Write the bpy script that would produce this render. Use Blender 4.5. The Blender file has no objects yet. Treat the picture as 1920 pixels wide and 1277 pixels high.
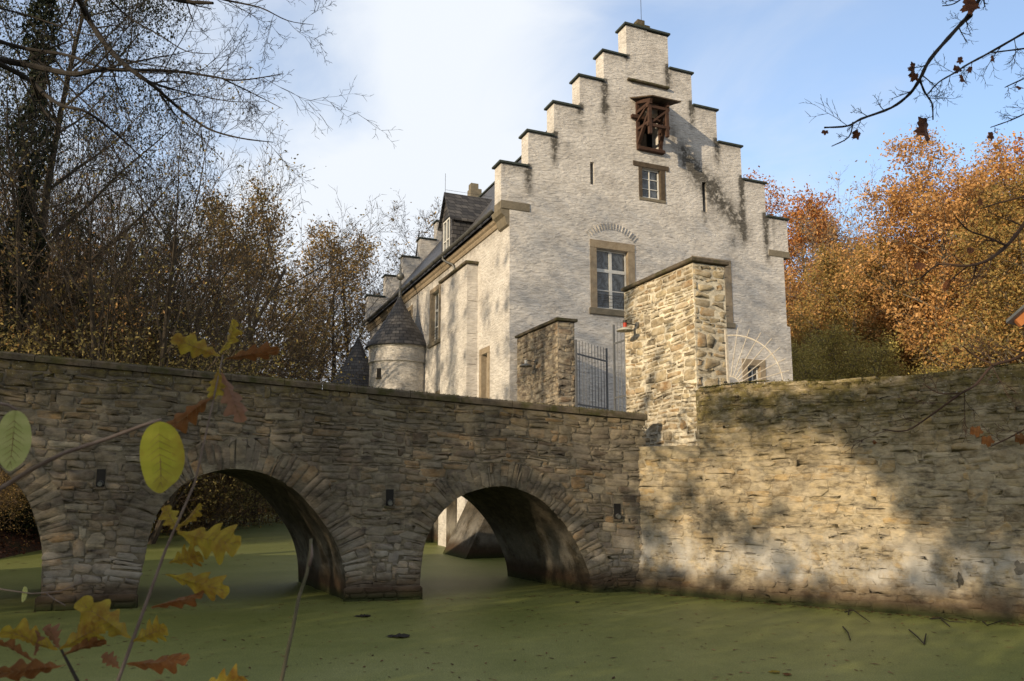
import bpy, math, random
import numpy as np
from math import sin, cos, pi, radians as R
from mathutils import Vector
random.seed(7); RNG = np.random.default_rng(11)
SC = bpy.context.scene
COL = SC.collection

# ------------------------------------------------------------------ camera
FPX, CYP, PIT, ROL, EYE = 1475.8, 696.5, R(8.424), R(0.076), 2.5
cam = bpy.data.cameras.new('camera'); camo = bpy.data.objects.new('camera', cam); COL.objects.link(camo)
camo.location = (0, 0, EYE); camo.rotation_euler = (pi/2+PIT, 0, 0)
cam.sensor_width = 36; cam.lens = FPX/1920*36; cam.shift_y = (CYP-638.5)/1920
cam.dof.use_dof = True; cam.dof.focus_distance = 19; cam.dof.aperture_fstop = 9; cam.clip_start = .05; cam.clip_end = 3000
SC.camera = camo

def ray(x, y):
    a = x-960; b = y-CYP
    a, b = a*cos(ROL)+b*sin(ROL), -a*sin(ROL)+b*cos(ROL)
    a /= FPX; b = -b/FPX
    return (a, cos(PIT)-b*sin(PIT), sin(PIT)+b*cos(PIT))
def hit(x, y, p, n):
    r = ray(x, y); c = (0, 0, EYE)
    k = sum((p[i]-c[i])*n[i] for i in range(3))/sum(r[i]*n[i] for i in range(3))
    return Vector([c[i]+r[i]*k for i in range(3)])
def at(x, y, Y):                     # point of the place seen at photo position (x, y), Y metres ahead
    return hit(x, y, (0, Y, 0), (0, 1, 0))
def on_water(x, y): return hit(x, y, (0, 0, 0), (0, 0, 1))

# ------------------------------------------------------------------ frames
class Frame:
    def __init__(s, o, A, N): s.o, s.A, s.N = o, A, N     # origin (x,y), along, outward
    def p(s, a, o, z): return (s.o[0]+s.A[0]*a+s.N[0]*o, s.o[1]+s.A[1]*a+s.N[1]*o, z)
    def shift(s, a, o): q = s.p(a, o, 0); return Frame((q[0], q[1]), s.A, s.N)
PH = R(22.916)
U = (cos(PH), sin(PH)); V = (-U[1], U[0]); NU = (-U[0], -U[1]); NV = (-V[0], -V[1])
B0 = (-.092, 29.3)
GAB = Frame(B0, U, NV)               # gable front: a = along the front, o = towards the viewer
FAC = Frame(B0, V, NU)               # long side: a = away from the corner, o = out over the moat
BD = Vector((0.97371, 0.22779)); BRI = Frame((-8.90, 16.98), BD, (BD[1], -BD[0]))
WA = R(-35.388); WD = (cos(WA), sin(WA)); G0 = (4.475, 18.876)
WAL = Frame(G0, WD, (WD[1], -WD[0]))
GAT = Frame(G0, V, NU)
PIE = Frame(G0, U, NV)
WORLD = Frame((0, 0), (1, 0), (0, -1))

# ------------------------------------------------------------------ mesh helpers
class MB:
    def __init__(s): s.v = []; s.f = []; s.r = []; s.uv = {}
    def add(s, vs, fs, r=None):
        n = len(s.v); s.v.extend(vs); s.f.extend([tuple(i+n for i in f) for f in fs])
        if r is None: r = random.random()
        s.r.extend([r]*len(fs))
    def box(s, fr, a0, a1, o0, o1, z0, z1, r=None):
        P = [fr.p(a, o, z) for z in (z0, z1) for a, o in ((a0, o0), (a1, o0), (a1, o1), (a0, o1))]
        s.add(P, [(3, 2, 1, 0), (4, 5, 6, 7), (0, 1, 5, 4), (1, 2, 6, 5), (2, 3, 7, 6), (3, 0, 4, 7)], r)
    def bev(s, fr, a0, a1, o0, o1, z0, z1, b=.02, j=0., r=None):   # box with chamfered edges
        def ring(e, z): return [fr.p(a, o, z+random.uniform(-j, j)) for a, o in ((a0+e+b*0, o0+e), (a1-e, o0+e), (a1-e, o1-e), (a0+e, o1-e))]
        P = ring(b, z0)+ring(0, z0+b)+ring(0, z1-b)+ring(b, z1)
        F = [(3, 2, 1, 0), (12, 13, 14, 15)]
        for k in range(3):
            for i in range(4): F.append((k*4+i, k*4+(i+1) % 4, k*4+4+(i+1) % 4, k*4+4+i))
        s.add(P, F, r)
    def bar(s, p, q, w, h=None, r=None):     # square bar between two points
        p = Vector(p); q = Vector(q); d = (q-p)
        if d.length < 1e-6: return
        d.normalize(); up = Vector((0, 0, 1))
        if abs(d.z) > .95: up = Vector((U[0], U[1], 0))
        x = d.cross(up).normalized()*(w/2); y = d.cross(x).normalized()*((h or w)/2)
        P = [e+sx*x+sy*y for e in (p, q) for sx, sy in ((-1, -1), (1, -1), (1, 1), (-1, 1))]
        s.add([tuple(a) for a in P], [(3, 2, 1, 0), (4, 5, 6, 7), (0, 1, 5, 4), (1, 2, 6, 5), (2, 3, 7, 6), (3, 0, 4, 7)], r)
    def tube(s, pts, rad, n=5, cap=True, r=None):
        k = len(pts); V_ = []
        for i, p in enumerate(pts):
            a = pts[max(i-1, 0)]; b = pts[min(i+1, k-1)]
            dx, dy, dz = b[0]-a[0], b[1]-a[1], b[2]-a[2]
            l = math.sqrt(dx*dx+dy*dy+dz*dz) or 1; dx /= l; dy /= l; dz /= l
            if abs(dz) < .9: ux, uy, uz = dy, -dx, 0.
            else: ux, uy, uz = 0., dz, -dy
            l = math.sqrt(ux*ux+uy*uy+uz*uz) or 1; ux /= l; uy /= l; uz /= l
            wx, wy, wz = dy*uz-dz*uy, dz*ux-dx*uz, dx*uy-dy*ux
            rr = rad[i] if hasattr(rad, '__len__') else rad
            for j in range(n):
                t = 2*pi*j/n; c = cos(t)*rr; q = sin(t)*rr
                V_.append((p[0]+ux*c+wx*q, p[1]+uy*c+wy*q, p[2]+uz*c+wz*q))
        F = [(i*n+j, i*n+(j+1) % n, (i+1)*n+(j+1) % n, (i+1)*n+j) for i in range(k-1) for j in range(n)]
        if cap: F += [tuple(range(n-1, -1, -1)), tuple(range((k-1)*n, k*n))]
        s.add(V_, F, r)
    def lathe(s, c, prof, n=32, r=None):     # prof: (radius, z)
        V_ = [(c[0]+q*cos(2*pi*j/n), c[1]+q*sin(2*pi*j/n), z) for q, z in prof for j in range(n)]
        s.add(V_, [(i*n+j, i*n+(j+1) % n, (i+1)*n+(j+1) % n, (i+1)*n+j) for i in range(len(prof)-1) for j in range(n)], r)
    def build(s, name, mat, parent=None, smooth=False, uvf=None, attr=None):
        me = bpy.data.meshes.new(name); me.from_pydata(s.v, [], s.f)
        if len(s.r) == len(s.f) and s.f:
            at_ = me.attributes.new('rnd', 'FLOAT', 'FACE'); at_.data.foreach_set('value', np.array(s.r, dtype=np.float32))
        if attr is not None:
            a2 = me.attributes.new('stain', 'FLOAT', 'POINT'); a2.data.foreach_set('value', np.array([attr(*v) for v in s.v], dtype=np.float32))
        if uvf:
            uv = me.uv_layers.new(name='uv'); arr = np.empty(len(me.loops)*2, dtype=np.float32)
            li = np.empty(len(me.loops), dtype=np.int32); me.loops.foreach_get('vertex_index', li)
            co = np.array([uvf(*v) for v in s.v], dtype=np.float32); arr = co[li].ravel(); uv.data.foreach_set('uv', arr)
        if smooth: me.polygons.foreach_set('use_smooth', [True]*len(me.polygons))
        me.update()
        return link(name, me, mat, parent)
def link(name, me, mat, parent=None):
    if mat and not me.materials: me.materials.append(mat)
    o = bpy.data.objects.new(name, me); COL.objects.link(o)
    if parent:
        o.parent = parent; o.location = -parent.location
    return o
def mesh_np(name, v, f, rnd, mat, parent=None, smooth=False, local=False):
    """v (n,3); f (m,k) constant-size faces"""
    me = bpy.data.meshes.new(name); m, k = f.shape
    me.vertices.add(len(v)); me.vertices.foreach_set('co', v.astype(np.float32).ravel())
    me.loops.add(m*k); me.loops.foreach_set('vertex_index', f.astype(np.int32).ravel())
    me.polygons.add(m); me.polygons.foreach_set('loop_start', np.arange(0, m*k, k, dtype=np.int32))
    me.polygons.foreach_set('loop_total', np.full(m, k, dtype=np.int32))
    a = me.attributes.new('rnd', 'FLOAT', 'FACE'); a.data.foreach_set('value', rnd.astype(np.float32))
    if smooth: me.polygons.foreach_set('use_smooth', np.ones(m, dtype=bool))
    me.update(calc_edges=True)
    o = link(name, me, mat, parent)
    if local and parent: o.location = (0, 0, 0)
    return o
def tag(o, label=None, cat=None, group=None, kind=None):
    if label: o['label'] = label
    if cat: o['category'] = cat
    if group: o['group'] = group
    if kind: o['kind'] = kind
    return o
def thing(name, label, cat, loc=(0, 0, 0), group=None):
    o = bpy.data.objects.new(name, None); COL.objects.link(o); o.location = loc; o.empty_display_size = .3
    return tag(o, label, cat, group)

# ------------------------------------------------------------------ materials
class NT:
    def __init__(s, name):
        s.m = bpy.data.materials.new(name); s.m.use_nodes = True; s.t = s.m.node_tree; s.t.nodes.clear()
        s.out = s.n('ShaderNodeOutputMaterial'); s.b = s.n('ShaderNodeBsdfPrincipled'); s.l(s.b.outputs[0], s.out.inputs[0])
        s.b.inputs['Specular IOR Level'].default_value = .25; s.b.inputs['Roughness'].default_value = .9
    def n(s, t, **k):
        x = s.t.nodes.new(t)
        for a, b in k.items(): setattr(x, a, b)
        return x
    def l(s, a, b): s.t.links.new(a, b)
    def pos(s, sx=1, sy=1, sz=1, src='pos'):
        if src == 'pos': g = s.n('ShaderNodeNewGeometry').outputs['Position']
        elif src == 'uv': g = s.n('ShaderNodeTexCoord').outputs['UV']
        else: g = s.n('ShaderNodeTexCoord').outputs['Object']
        m = s.n('ShaderNodeMapping'); m.inputs['Scale'].default_value = (sx, sy, sz); s.l(g, m.inputs[0]); return m.outputs[0]
    def noise(s, vec, sc, det=4, rough=.55, dist=0):
        x = s.n('ShaderNodeTexNoise'); x.inputs['Scale'].default_value = sc; x.inputs['Detail'].default_value = det
        x.inputs['Roughness'].default_value = rough; x.inputs['Distortion'].default_value = dist
        if vec: s.l(vec, x.inputs['Vector'])
        return x.outputs['Fac']
    def ramp(s, fac, stops, interp='LINEAR'):
        x = s.n('ShaderNodeValToRGB'); s.l(fac, x.inputs[0]); e = x.color_ramp; e.interpolation = interp
        while len(e.elements) < len(stops): e.elements.new(.5)
        for el, (p, c) in zip(e.elements, stops):
            el.position = p; el.color = (*c, 1) if len(c) == 3 else c
        return x.outputs[0]
    def mr(s, v, a, b, c=0, d=1):
        x = s.n('ShaderNodeMapRange'); s.l(v, x.inputs[0])
        for i, q in enumerate((a, b, c, d)): x.inputs[i+1].default_value = q
        return x.outputs[0]
    def math(s, op, a, b=None):
        x = s.n('ShaderNodeMath', operation=op)
        for i, q in enumerate((a, b)):
            if q is None: continue
            if isinstance(q, (int, float)): x.inputs[i].default_value = q
            else: s.l(q, x.inputs[i])
        return x.outputs[0]
    def mix(s, fac, a, b, mode='MIX'):
        x = s.n('ShaderNodeMix', data_type='RGBA', blend_type=mode)
        for i, q in ((0, fac), (6, a), (7, b)):
            if isinstance(q, (int, float)): x.inputs[i].default_value = q
            elif isinstance(q, tuple): x.inputs[i].default_value = (*q, 1)
            else: s.l(q, x.inputs[i])
        return x.outputs[2]
    def attr(s, name): x = s.n('ShaderNodeAttribute'); x.attribute_name = name; return x.outputs['Fac']
    def z(s): g = s.n('ShaderNodeNewGeometry'); x = s.n('ShaderNodeSeparateXYZ'); s.l(g.outputs['Position'], x.inputs[0]); return x.outputs[2]
    def col(s, c): s.l(c, s.b.inputs['Base Color'])
    def bump(s, h, st=.5, dist=.02):
        x = s.n('ShaderNodeBump'); x.inputs['Strength'].default_value = st; x.inputs['Distance'].default_value = dist
        s.l(h, x.inputs['Height']); s.l(x.outputs[0], s.b.inputs['Normal']); return x
    def rough(s, v): s.b.inputs['Roughness'].default_value = v

def stone_mat(name, stops, mortar=False, moss=None, lime=0, damp=1.0, gain=1.0):
    m = NT(name)
    if mortar: c = m.ramp(m.noise(m.pos(), 3.0, 5), stops)
    else: c = m.ramp(m.attr('rnd'), stops)
    c = m.mix(.75, c, m.ramp(m.noise(m.pos(1, 1, 1.8), 7, 6, .65), [(.28, (.36, .34, .32)), (.5, (.95, .95, .95)), (.72, (1.5, 1.45, 1.35))]), 'MULTIPLY')
    c = m.mix(.9, c, m.ramp(m.noise(m.pos(1, 1, 1.), .55, 5, .6), [(.3, (.45, .43, .42)), (.6, (1.05, 1.05, 1.05)), (.75, (1.25, 1.22, 1.15))]), 'MULTIPLY')
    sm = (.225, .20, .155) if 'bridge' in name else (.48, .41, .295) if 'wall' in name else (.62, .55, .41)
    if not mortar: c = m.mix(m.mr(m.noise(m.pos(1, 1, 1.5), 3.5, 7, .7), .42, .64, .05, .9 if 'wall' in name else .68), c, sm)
    # dark horizontal weather streaks and soot
    c = m.mix(m.mr(m.noise(m.pos(1, 1, 3), 2.2, 6, .7), .52, .68, 0, .8), c, (.045, .038, .030))
    z = m.z()
    if moss:   # moss under the top edge; on the moat wall its dark also paints shade
        f = m.math('MULTIPLY', m.mr(z, moss[0], moss[1]), m.mr(m.noise(m.pos(1, 1, 2.2), 2.3, 7, .75), .36, .56))
        c = m.mix(m.math('MULTIPLY', f, .9), c, m.mix(m.mr(m.noise(m.pos(), 9, 4, .7), .35, .65), (.050, .040, .016), (.19, .155, .045)))
        f2 = m.math('MULTIPLY', m.mr(z, moss[0]+.2, moss[1]), m.mr(m.noise(m.pos(), 22, 2, .5), .68, .74))
        c = m.mix(f2, c, (.42, .42, .38))
    if lime:   # pale lime bloom low on the wall, breaking off in patches
        band = m.math('MULTIPLY', m.mr(z, .35, .6), m.mr(z, 1.7, 1.0))
        f = m.math('MULTIPLY', band, m.mr(m.noise(m.pos(1, 1, .8), 1.3, 7, .7), .40, .55, 0, lime))
        c = m.mix(f, c, m.mix(m.noise(m.pos(), 4, 5), (.30, .29, .27), (.66, .63, .57)))
    zn = m.math('ADD', z, m.mr(m.noise(m.pos(), 1.6, 4), 0, 1, -.25, .25))
    c = m.mix(m.mr(zn, .66, .22, 0, .85*damp), c, (.060, .036, .021))       # damp brown band
    c = m.mix(m.mr(z, .24, .05, 0, .9*damp), c, (.030, .038, .010))   # algae at the waterline
    if gain != 1: c = m.mix(1., c, (gain, gain, gain), 'MULTIPLY')
    m.col(c)
    h = m.math('ADD', m.noise(m.pos(1, 1, 2.2), 13, 7, .72), m.math('MULTIPLY', m.noise(m.pos(1, 1, 3), 45, 4, .65), .5))
    m.bump(h, .9, .03); m.rough(.93); return m.m

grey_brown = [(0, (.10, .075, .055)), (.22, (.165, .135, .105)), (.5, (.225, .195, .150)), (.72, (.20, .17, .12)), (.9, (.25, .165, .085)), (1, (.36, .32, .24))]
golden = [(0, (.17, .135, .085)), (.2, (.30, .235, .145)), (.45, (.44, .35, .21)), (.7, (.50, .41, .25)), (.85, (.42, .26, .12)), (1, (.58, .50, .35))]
M = {}
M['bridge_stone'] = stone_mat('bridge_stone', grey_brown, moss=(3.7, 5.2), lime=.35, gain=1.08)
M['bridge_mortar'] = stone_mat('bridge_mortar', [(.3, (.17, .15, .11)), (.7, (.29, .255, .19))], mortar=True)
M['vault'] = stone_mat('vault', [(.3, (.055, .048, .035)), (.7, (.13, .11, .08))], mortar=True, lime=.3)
M['wall_stone'] = stone_mat('wall_stone', [(0, (.22, .17, .10)), (.3, (.36, .29, .18)), (.6, (.46, .38, .24)), (.85, (.40, .28, .13)), (1, (.56, .48, .33))], moss=(2.9, 4.3), lime=.85)
M['wall_mortar'] = stone_mat('wall_mortar', [(.3, (.34, .29, .20)), (.7, (.50, .43, .31))], mortar=True, moss=(2.9, 4.3), lime=.95)
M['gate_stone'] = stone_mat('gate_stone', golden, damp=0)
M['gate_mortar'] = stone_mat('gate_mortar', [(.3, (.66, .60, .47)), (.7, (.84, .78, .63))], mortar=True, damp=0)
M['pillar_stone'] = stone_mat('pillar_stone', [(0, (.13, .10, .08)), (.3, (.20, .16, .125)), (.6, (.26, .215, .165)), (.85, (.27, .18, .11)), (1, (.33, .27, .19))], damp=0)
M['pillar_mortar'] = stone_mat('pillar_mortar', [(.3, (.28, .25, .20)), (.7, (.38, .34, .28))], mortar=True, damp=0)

def coping_mat(name, a, b, mossy=True):
    m = NT(name); c = m.mix(m.mr(m.noise(m.pos(), 6, 6, .7), .35, .65), a, b)
    if mossy: c = m.mix(m.mr(m.noise(m.pos(), 2.5, 5, .7), .45, .62, 0, .85), c, (.055, .055, .015))
    m.col(c); m.bump(m.noise(m.pos(), 30, 5, .7), 1., .02); return m.m
M['coping'] = coping_mat('coping', (.075, .06, .045), (.15, .125, .09))
M['dark_coping'] = coping_mat('dark_coping', (.035, .045, .042), (.06, .075, .07), False)
M['dressed'] = coping_mat('dressed', (.25, .20, .14), (.36, .30, .22), False)
M['sill_stone'] = coping_mat('sill_stone', (.17, .15, .11), (.24, .21, .16), False)

def whitewash():
    m = NT('whitewashed_rubble'); p = m.pos(1, 1, 2.6)
    n1 = m.noise(m.pos(1, 1, 3.2), 3.2, 5, .6, .4)
    c = m.ramp(m.noise(m.pos(1, 1, 1.3), 1.1, 6, .6), [(.3, (.53, .505, .475)), (.5, (.67, .645, .61)), (.75, (.78, .755, .72))])
    c = m.mix(.6, c, m.ramp(n1, [(.32, (.74, .72, .70)), (.5, (1, 1, 1)), (.7, (1.08, 1.07, 1.05))]), 'MULTIPLY')
    # hairline dark gaps between the courses
    crack = m.math('MULTIPLY', m.mr(m.noise(m.pos(1, 1, 5.), 4.5, 6, .7), .60, .68), m.mr(m.noise(m.pos(), .6, 3), .40, .62))
    c = m.mix(m.math('MULTIPLY', crack, .55), c, (.12, .10, .085))
    st = m.attr('stain')
    f = m.math('MULTIPLY', st, m.mr(m.noise(m.pos(1, 1, .9), 5.0, 6, .75), .30, .56))
    c = m.mix(m.math('MINIMUM', f, .88), c, (.035, .032, .024))
    m.col(c)
    vo = m.n('ShaderNodeTexVoronoi', feature='SMOOTH_F1'); vo.inputs['Scale'].default_value = 3.6; vo.inputs['Smoothness'].default_value = .35
    w = m.n('ShaderNodeVectorMath', operation='ADD'); nz = m.n('ShaderNodeTexNoise'); nz.inputs['Scale'].default_value = 2.2
    sc = m.n('ShaderNodeVectorMath', operation='SCALE'); sc.inputs['Scale'].default_value = .5
    m.l(p, nz.inputs['Vector']); m.l(nz.outputs['Color'], sc.inputs[0]); m.l(p, w.inputs[0]); m.l(sc.outputs[0], w.inputs[1]); m.l(w.outputs[0], vo.inputs['Vector'])
    h = m.math('ADD', m.math('MULTIPLY', vo.outputs['Distance'], -1.0), m.math('MULTIPLY', m.noise(m.pos(1, 1, 3.5), 5, 7, .7, .5), 1.6))
    m.bump(h, 1., .036); m.rough(.95); return m.m
M['whitewash'] = whitewash()

def slate():
    m = NT('slate'); p = m.pos(1, 1, 1, 'uv')
    br = m.n('ShaderNodeTexBrick'); br.offset = .5
    for k, v in (('Scale', 1.0), ('Mortar Size', .018), ('Mortar Smooth', .3), ('Brick Width', .34), ('Row Height', .21), ('Bias', 0.)): br.inputs[k].default_value = v
    br.inputs['Color1'].default_value = (.035, .035, .040, 1); br.inputs['Color2'].default_value = (.105, .102, .105, 1); br.inputs['Mortar'].default_value = (.012, .012, .013, 1)
    m.l(p, br.inputs['Vector'])
    c = m.mix(.6, br.outputs[0], m.ramp(m.noise(m.pos(), 1.8, 5, .6), [(.3, (.6, .6, .6)), (.7, (1.5, 1.45, 1.35))]), 'MULTIPLY')
    m.col(c); m.bump(m.math('MULTIPLY', br.outputs['Fac'], -1.), .8, .02); m.rough(.55); m.b.inputs['Specular IOR Level'].default_value = .4; return m.m
M['slate'] = slate()
def simple(name, a, b=None, sc=8, rough=.7, metal=0, spec=.3, bump=0):
    m = NT(name)
    if b: m.col(m.mix(m.mr(m.noise(m.pos(), sc, 5, .65), .3, .7), a, b))
    else: m.b.inputs['Base Color'].default_value = (*a, 1)
    if bump: m.bump(m.noise(m.pos(), sc*3, 5, .7), bump, .01)
    m.rough(rough); m.b.inputs['Metallic'].default_value = metal; m.b.inputs['Specular IOR Level'].default_value = spec; return m.m
M['white_paint'] = simple('white_paint', (.72, .72, .70), (.6, .6, .57), rough=.5)
M['zinc'] = simple('zinc', (.14, .145, .14), (.22, .22, .21), 5, .5, .6)
M['iron'] = simple('iron', (.11, .115, .12), (.17, .175, .18), 12, .6, .3)
M['white_iron'] = simple('white_iron', (.62, .60, .54), (.36, .30, .23), 14, .6)
M['dark_iron'] = simple('dark_iron', (.03, .03, .03), (.06, .055, .05), 12, .6, .4)
M['timber'] = simple('timber', (.040, .022, .016), (.085, .046, .032), 6, .85, bump=.5)
M['old_wood'] = simple('old_wood', (.06, .045, .032), (.11, .085, .06), 7, .9, bump=.6)
M['dark_room'] = simple('dark_room', (.012, .011, .010))
M['enamel'] = simple('enamel', (.42, .42, .36), (.32, .31, .27), 9, .4)
M['red'] = simple('red_plastic', (.45, .05, .02), (.35, .04, .02), 9, .5)
M['bark'] = simple('bark', (.045, .036, .028), (.095, .078, .058), 4, .95, bump=.8)
M['bark_light'] = simple('bark_light', (.12, .10, .075), (.22, .19, .14), 3, .95, bump=.8)
M['twig'] = simple('twig', (.016, .014, .012), (.034, .028, .022), 4, .9)
M['twig_brown'] = simple('twig_brown', (.10, .07, .05), (.18, .13, .09), 4, .9)
M['twig_red'] = simple('twig_red', (.045, .026, .018), (.08, .05, .034), 4, .9)
M['stem'] = simple('stem', (.13, .095, .075), (.22, .175, .145), 30, .7)
M['roof_orange'] = simple('roof_orange', (.45, .17, .05), (.36, .13, .04), 5, .7)
M['moss_stem'] = simple('moss_stem', (.09, .09, .05), (.16, .14, .09), 30, .8)
def glass():
    m = NT('window_glass'); c = m.mix(m.mr(m.noise(m.pos(1, 1, .7), 3.5, 7, .75, 1.), .42, .58), (.02, .024, .028), (.11, .13, .155))  # dark and pale noise paints tree reflections into the panes
    m.col(c); m.rough(.06); m.b.inputs['Specular IOR Level'].default_value = .9; m.bump(m.noise(m.pos(), 3, 2), .08, .01); return m.m
M['glass'] = glass()
def leaf_mat(name, stops, trans=.35, rough=.6, detail=0):
    m = NT(name); c = m.ramp(m.attr('rnd'), stops)
    if detail: c = m.mix(m.mr(m.noise(m.pos(src='obj'), detail, 5, .7), .42, .68, 0, .8), c, (.20, .075, .02))
    m.col(c); m.rough(rough); m.b.inputs['Specular IOR Level'].default_value = .2
    t = m.n('ShaderNodeBsdfTranslucent'); m.l(c, t.inputs[0]); mx = m.n('ShaderNodeMixShader'); mx.inputs[0].default_value = trans
    m.l(m.b.outputs[0], mx.inputs[1]); m.l(t.outputs[0], mx.inputs[2]); m.l(mx.outputs[0], m.out.inputs[0]); return m.m
M['leaf_gold'] = leaf_mat('leaf_gold', [(0, (.20, .13, .06)), (.3, (.42, .24, .09)), (.6, (.64, .37, .14)), (.85, (.72, .39, .15)), (1, (.84, .62, .34))])
M['leaf_orange'] = leaf_mat('leaf_orange', [(0, (.18, .075, .03)), (.4, (.40, .16, .045)), (.75, (.60, .25, .06)), (1, (.66, .38, .12))])
M['leaf_olive'] = leaf_mat('leaf_olive', [(0, (.17, .16, .05)), (.4, (.36, .31, .09)), (.75, (.58, .46, .14)), (1, (.80, .62, .24))])
M['leaf_brown'] = leaf_mat('leaf_brown', [(0, (.09, .062, .03)), (.4, (.21, .145, .06)), (.75, (.38, .25, .09)), (1, (.58, .42, .15))])
M['leaf_amber'] = leaf_mat('leaf_amber', [(0, (.13, .11, .045)), (.35, (.28, .22, .075)), (.6, (.46, .31, .10)), (.85, (.50, .26, .09)), (1, (.72, .55, .27))])
M['leaf_khaki'] = leaf_mat('leaf_khaki', [(0, (.10, .09, .035)), (.4, (.24, .20, .075)), (.75, (.42, .33, .12)), (1, (.62, .48, .18))])
M['leaf_dark'] = leaf_mat('leaf_dark', [(0, (.010, .013, .006)), (.5, (.022, .030, .012)), (.85, (.045, .050, .018)), (1, (.10, .085, .03))], .15)
M['leaf_litter'] = leaf_mat('leaf_litter', [(0, (.05, .022, .014)), (.4, (.12, .05, .028)), (.8, (.20, .09, .045)), (1, (.30, .17, .10))], .1)
M['oak_yellow'] = leaf_mat('oak_yellow', [(0, (.29, .235, .028)), (1, (.42, .33, .045))], .4, detail=26)
M['oak_brown'] = leaf_mat('oak_brown', [(0, (.13, .055, .018)), (1, (.22, .10, .03))], .35, detail=20)
M['oak_pink'] = leaf_mat('oak_pink', [(0, (.24, .13, .085)), (1, (.29, .165, .10))], .35, detail=8)
M['oval_green'] = leaf_mat('oval_green', [(0, (.30, .32, .032)), (1, (.38, .38, .045))], .4, detail=7)
M['oval_pale'] = leaf_mat('oval_pale', [(0, (.38, .42, .14)), (1, (.48, .50, .20))], .5)
M['maple_brown'] = leaf_mat('maple_brown', [(0, (.09, .035, .02)), (1, (.20, .08, .035))], .35)
M['moss_leaf'] = leaf_mat('moss_leaf', [(0, (.05, .048, .016)), (.6, (.10, .09, .025)), (1, (.19, .165, .04))], .1)
M['leaf_vein'] = simple('leaf_vein', (.20, .12, .05))

def duckweed():
    m = NT('duckweed_water')
    n1 = m.noise(m.pos(1, 1, 1), .35, 5, .6, .6); n2 = m.noise(m.pos(1, 1, 1), 5, 6, .7); n3 = m.noise(m.pos(), 45, 3, .7)
    c = m.ramp(n1, [(.3, (.135, .158, .036)), (.55, (.175, .195, .055)), (.8, (.225, .238, .088))])
    c = m.mix(.55, c, m.ramp(n2, [(.3, (.70, .72, .6)), (.6, (1, 1, 1)), (.85, (1.25, 1.2, 1.3))]), 'MULTIPLY')
    c = m.mix(.75, c, m.ramp(n3, [(.35, (.45, .47, .4)), (.52, (1.0, 1.0, 1)), (.68, (1.75, 1.7, 1.8))]), 'MULTIPLY')
    m.col(c); m.rough(.5); m.b.inputs['Specular IOR Level'].default_value = .42
    m.bump(m.math('ADD', n3, n2), .35, .01); return m.m
M['duckweed'] = duckweed()
def litter_ground():
    m = NT('leaf_litter_ground'); n = m.noise(m.pos(), 7, 7, .75)
    c = m.ramp(n, [(.3, (.018, .012, .008)), (.5, (.05, .026, .016)), (.65, (.10, .045, .026)), (.8, (.15, .09, .05))])
    c = m.mix(m.mr(m.noise(m.pos(), .25, 4), .5, .65, 0, .6), c, (.035, .038, .015))
    m.col(c); m.bump(n, 1., .08); return m.m
M['ground'] = litter_ground()
M['gravel'] = simple('gravel', (.16, .14, .11), (.26, .23, .19), 9, .95, bump=.6)

# ------------------------------------------------------------------ world + sun
LH = (.684, .730); ELEV = R(16.5)
SUN = Vector((LH[0]*cos(ELEV), LH[1]*cos(ELEV), -sin(ELEV)))       # direction the light travels
w = bpy.data.worlds.new('World'); SC.world = w; w.use_nodes = True; nt = w.node_tree; nt.nodes.clear()
def wn(t, **k):
    x = nt.nodes.new(t)
    for a, b in k.items(): setattr(x, a, b)
    return x
def wl(a, b): nt.links.new(a, b)
sky = wn('ShaderNodeTexSky', sky_type='NISHITA', sun_disc=False, sun_elevation=ELEV)
sky.sun_rotation = math.atan2(-LH[0], -LH[1])
sky.air_density = 1.0; sky.dust_density = 1.0; sky.ozone_density = 1.5
tc = wn('ShaderNodeTexCoord'); mp = wn('ShaderNodeMapping'); mp.inputs['Scale'].default_value = (1, 1, 2.2); wl(tc.outputs['Generated'], mp.inputs[0])
n1 = wn('ShaderNodeTexNoise'); n1.inputs['Scale'].default_value = 2.3; n1.inputs['Detail'].default_value = 8; n1.inputs['Roughness'].default_value = .55; n1.inputs['Distortion'].default_value = .6; wl(mp.outputs[0], n1.inputs['Vector'])
# broken cloud but for the clear patch at the right, added out of view for neutral fill; the cloud left of the gable is the brightest
def dirn(x, y, lo, hi):
    dt = wn('ShaderNodeVectorMath', operation='DOT_PRODUCT'); dt.inputs[1].default_value = Vector(ray(x, y)).normalized(); wl(tc.outputs['Generated'], dt.inputs[0])
    g = wn('ShaderNodeMapRange', interpolation_type='SMOOTHSTEP'); g.inputs[1].default_value = lo; g.inputs[2].default_value = hi; wl(dt.outputs['Value'], g.inputs[0]); return g.outputs[0]
def wmath(op, a, b, c=None):
    x = wn('ShaderNodeMath', operation=op)
    for i, q in enumerate((a, b, c)):
        if q is None: continue
        if isinstance(q, (int, float)): x.inputs[i].default_value = q
        else: wl(q, x.inputs[i])
    return x.outputs[0]
clear = wmath('ADD', dirn(1720, 60, .88, .995), wmath('MULTIPLY', dirn(260, -60, .955, .995), .75))
glow = dirn(760, 300, .70, .97)
cov = wmath('SUBTRACT', wmath('MULTIPLY_ADD', n1.outputs['Fac'], 2.0, -.30), wmath('MULTIPLY', clear, .75))
cov = wmath('ADD', cov, wmath('MULTIPLY', glow, .25))
cr = wn('ShaderNodeMapRange', interpolation_type='SMOOTHSTEP'); cr.inputs[1].default_value = .10; cr.inputs[2].default_value = .95; cr.inputs[3].default_value = .25; cr.inputs[4].default_value = 1; wl(cov, cr.inputs[0])
cc = wn('ShaderNodeMix', data_type='RGBA'); wl(glow, cc.inputs[0]); cc.inputs[6].default_value = (6.0, 5.9, 5.7, 1); cc.inputs[7].default_value = (9.0, 9.5, 10.2, 1)
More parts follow.
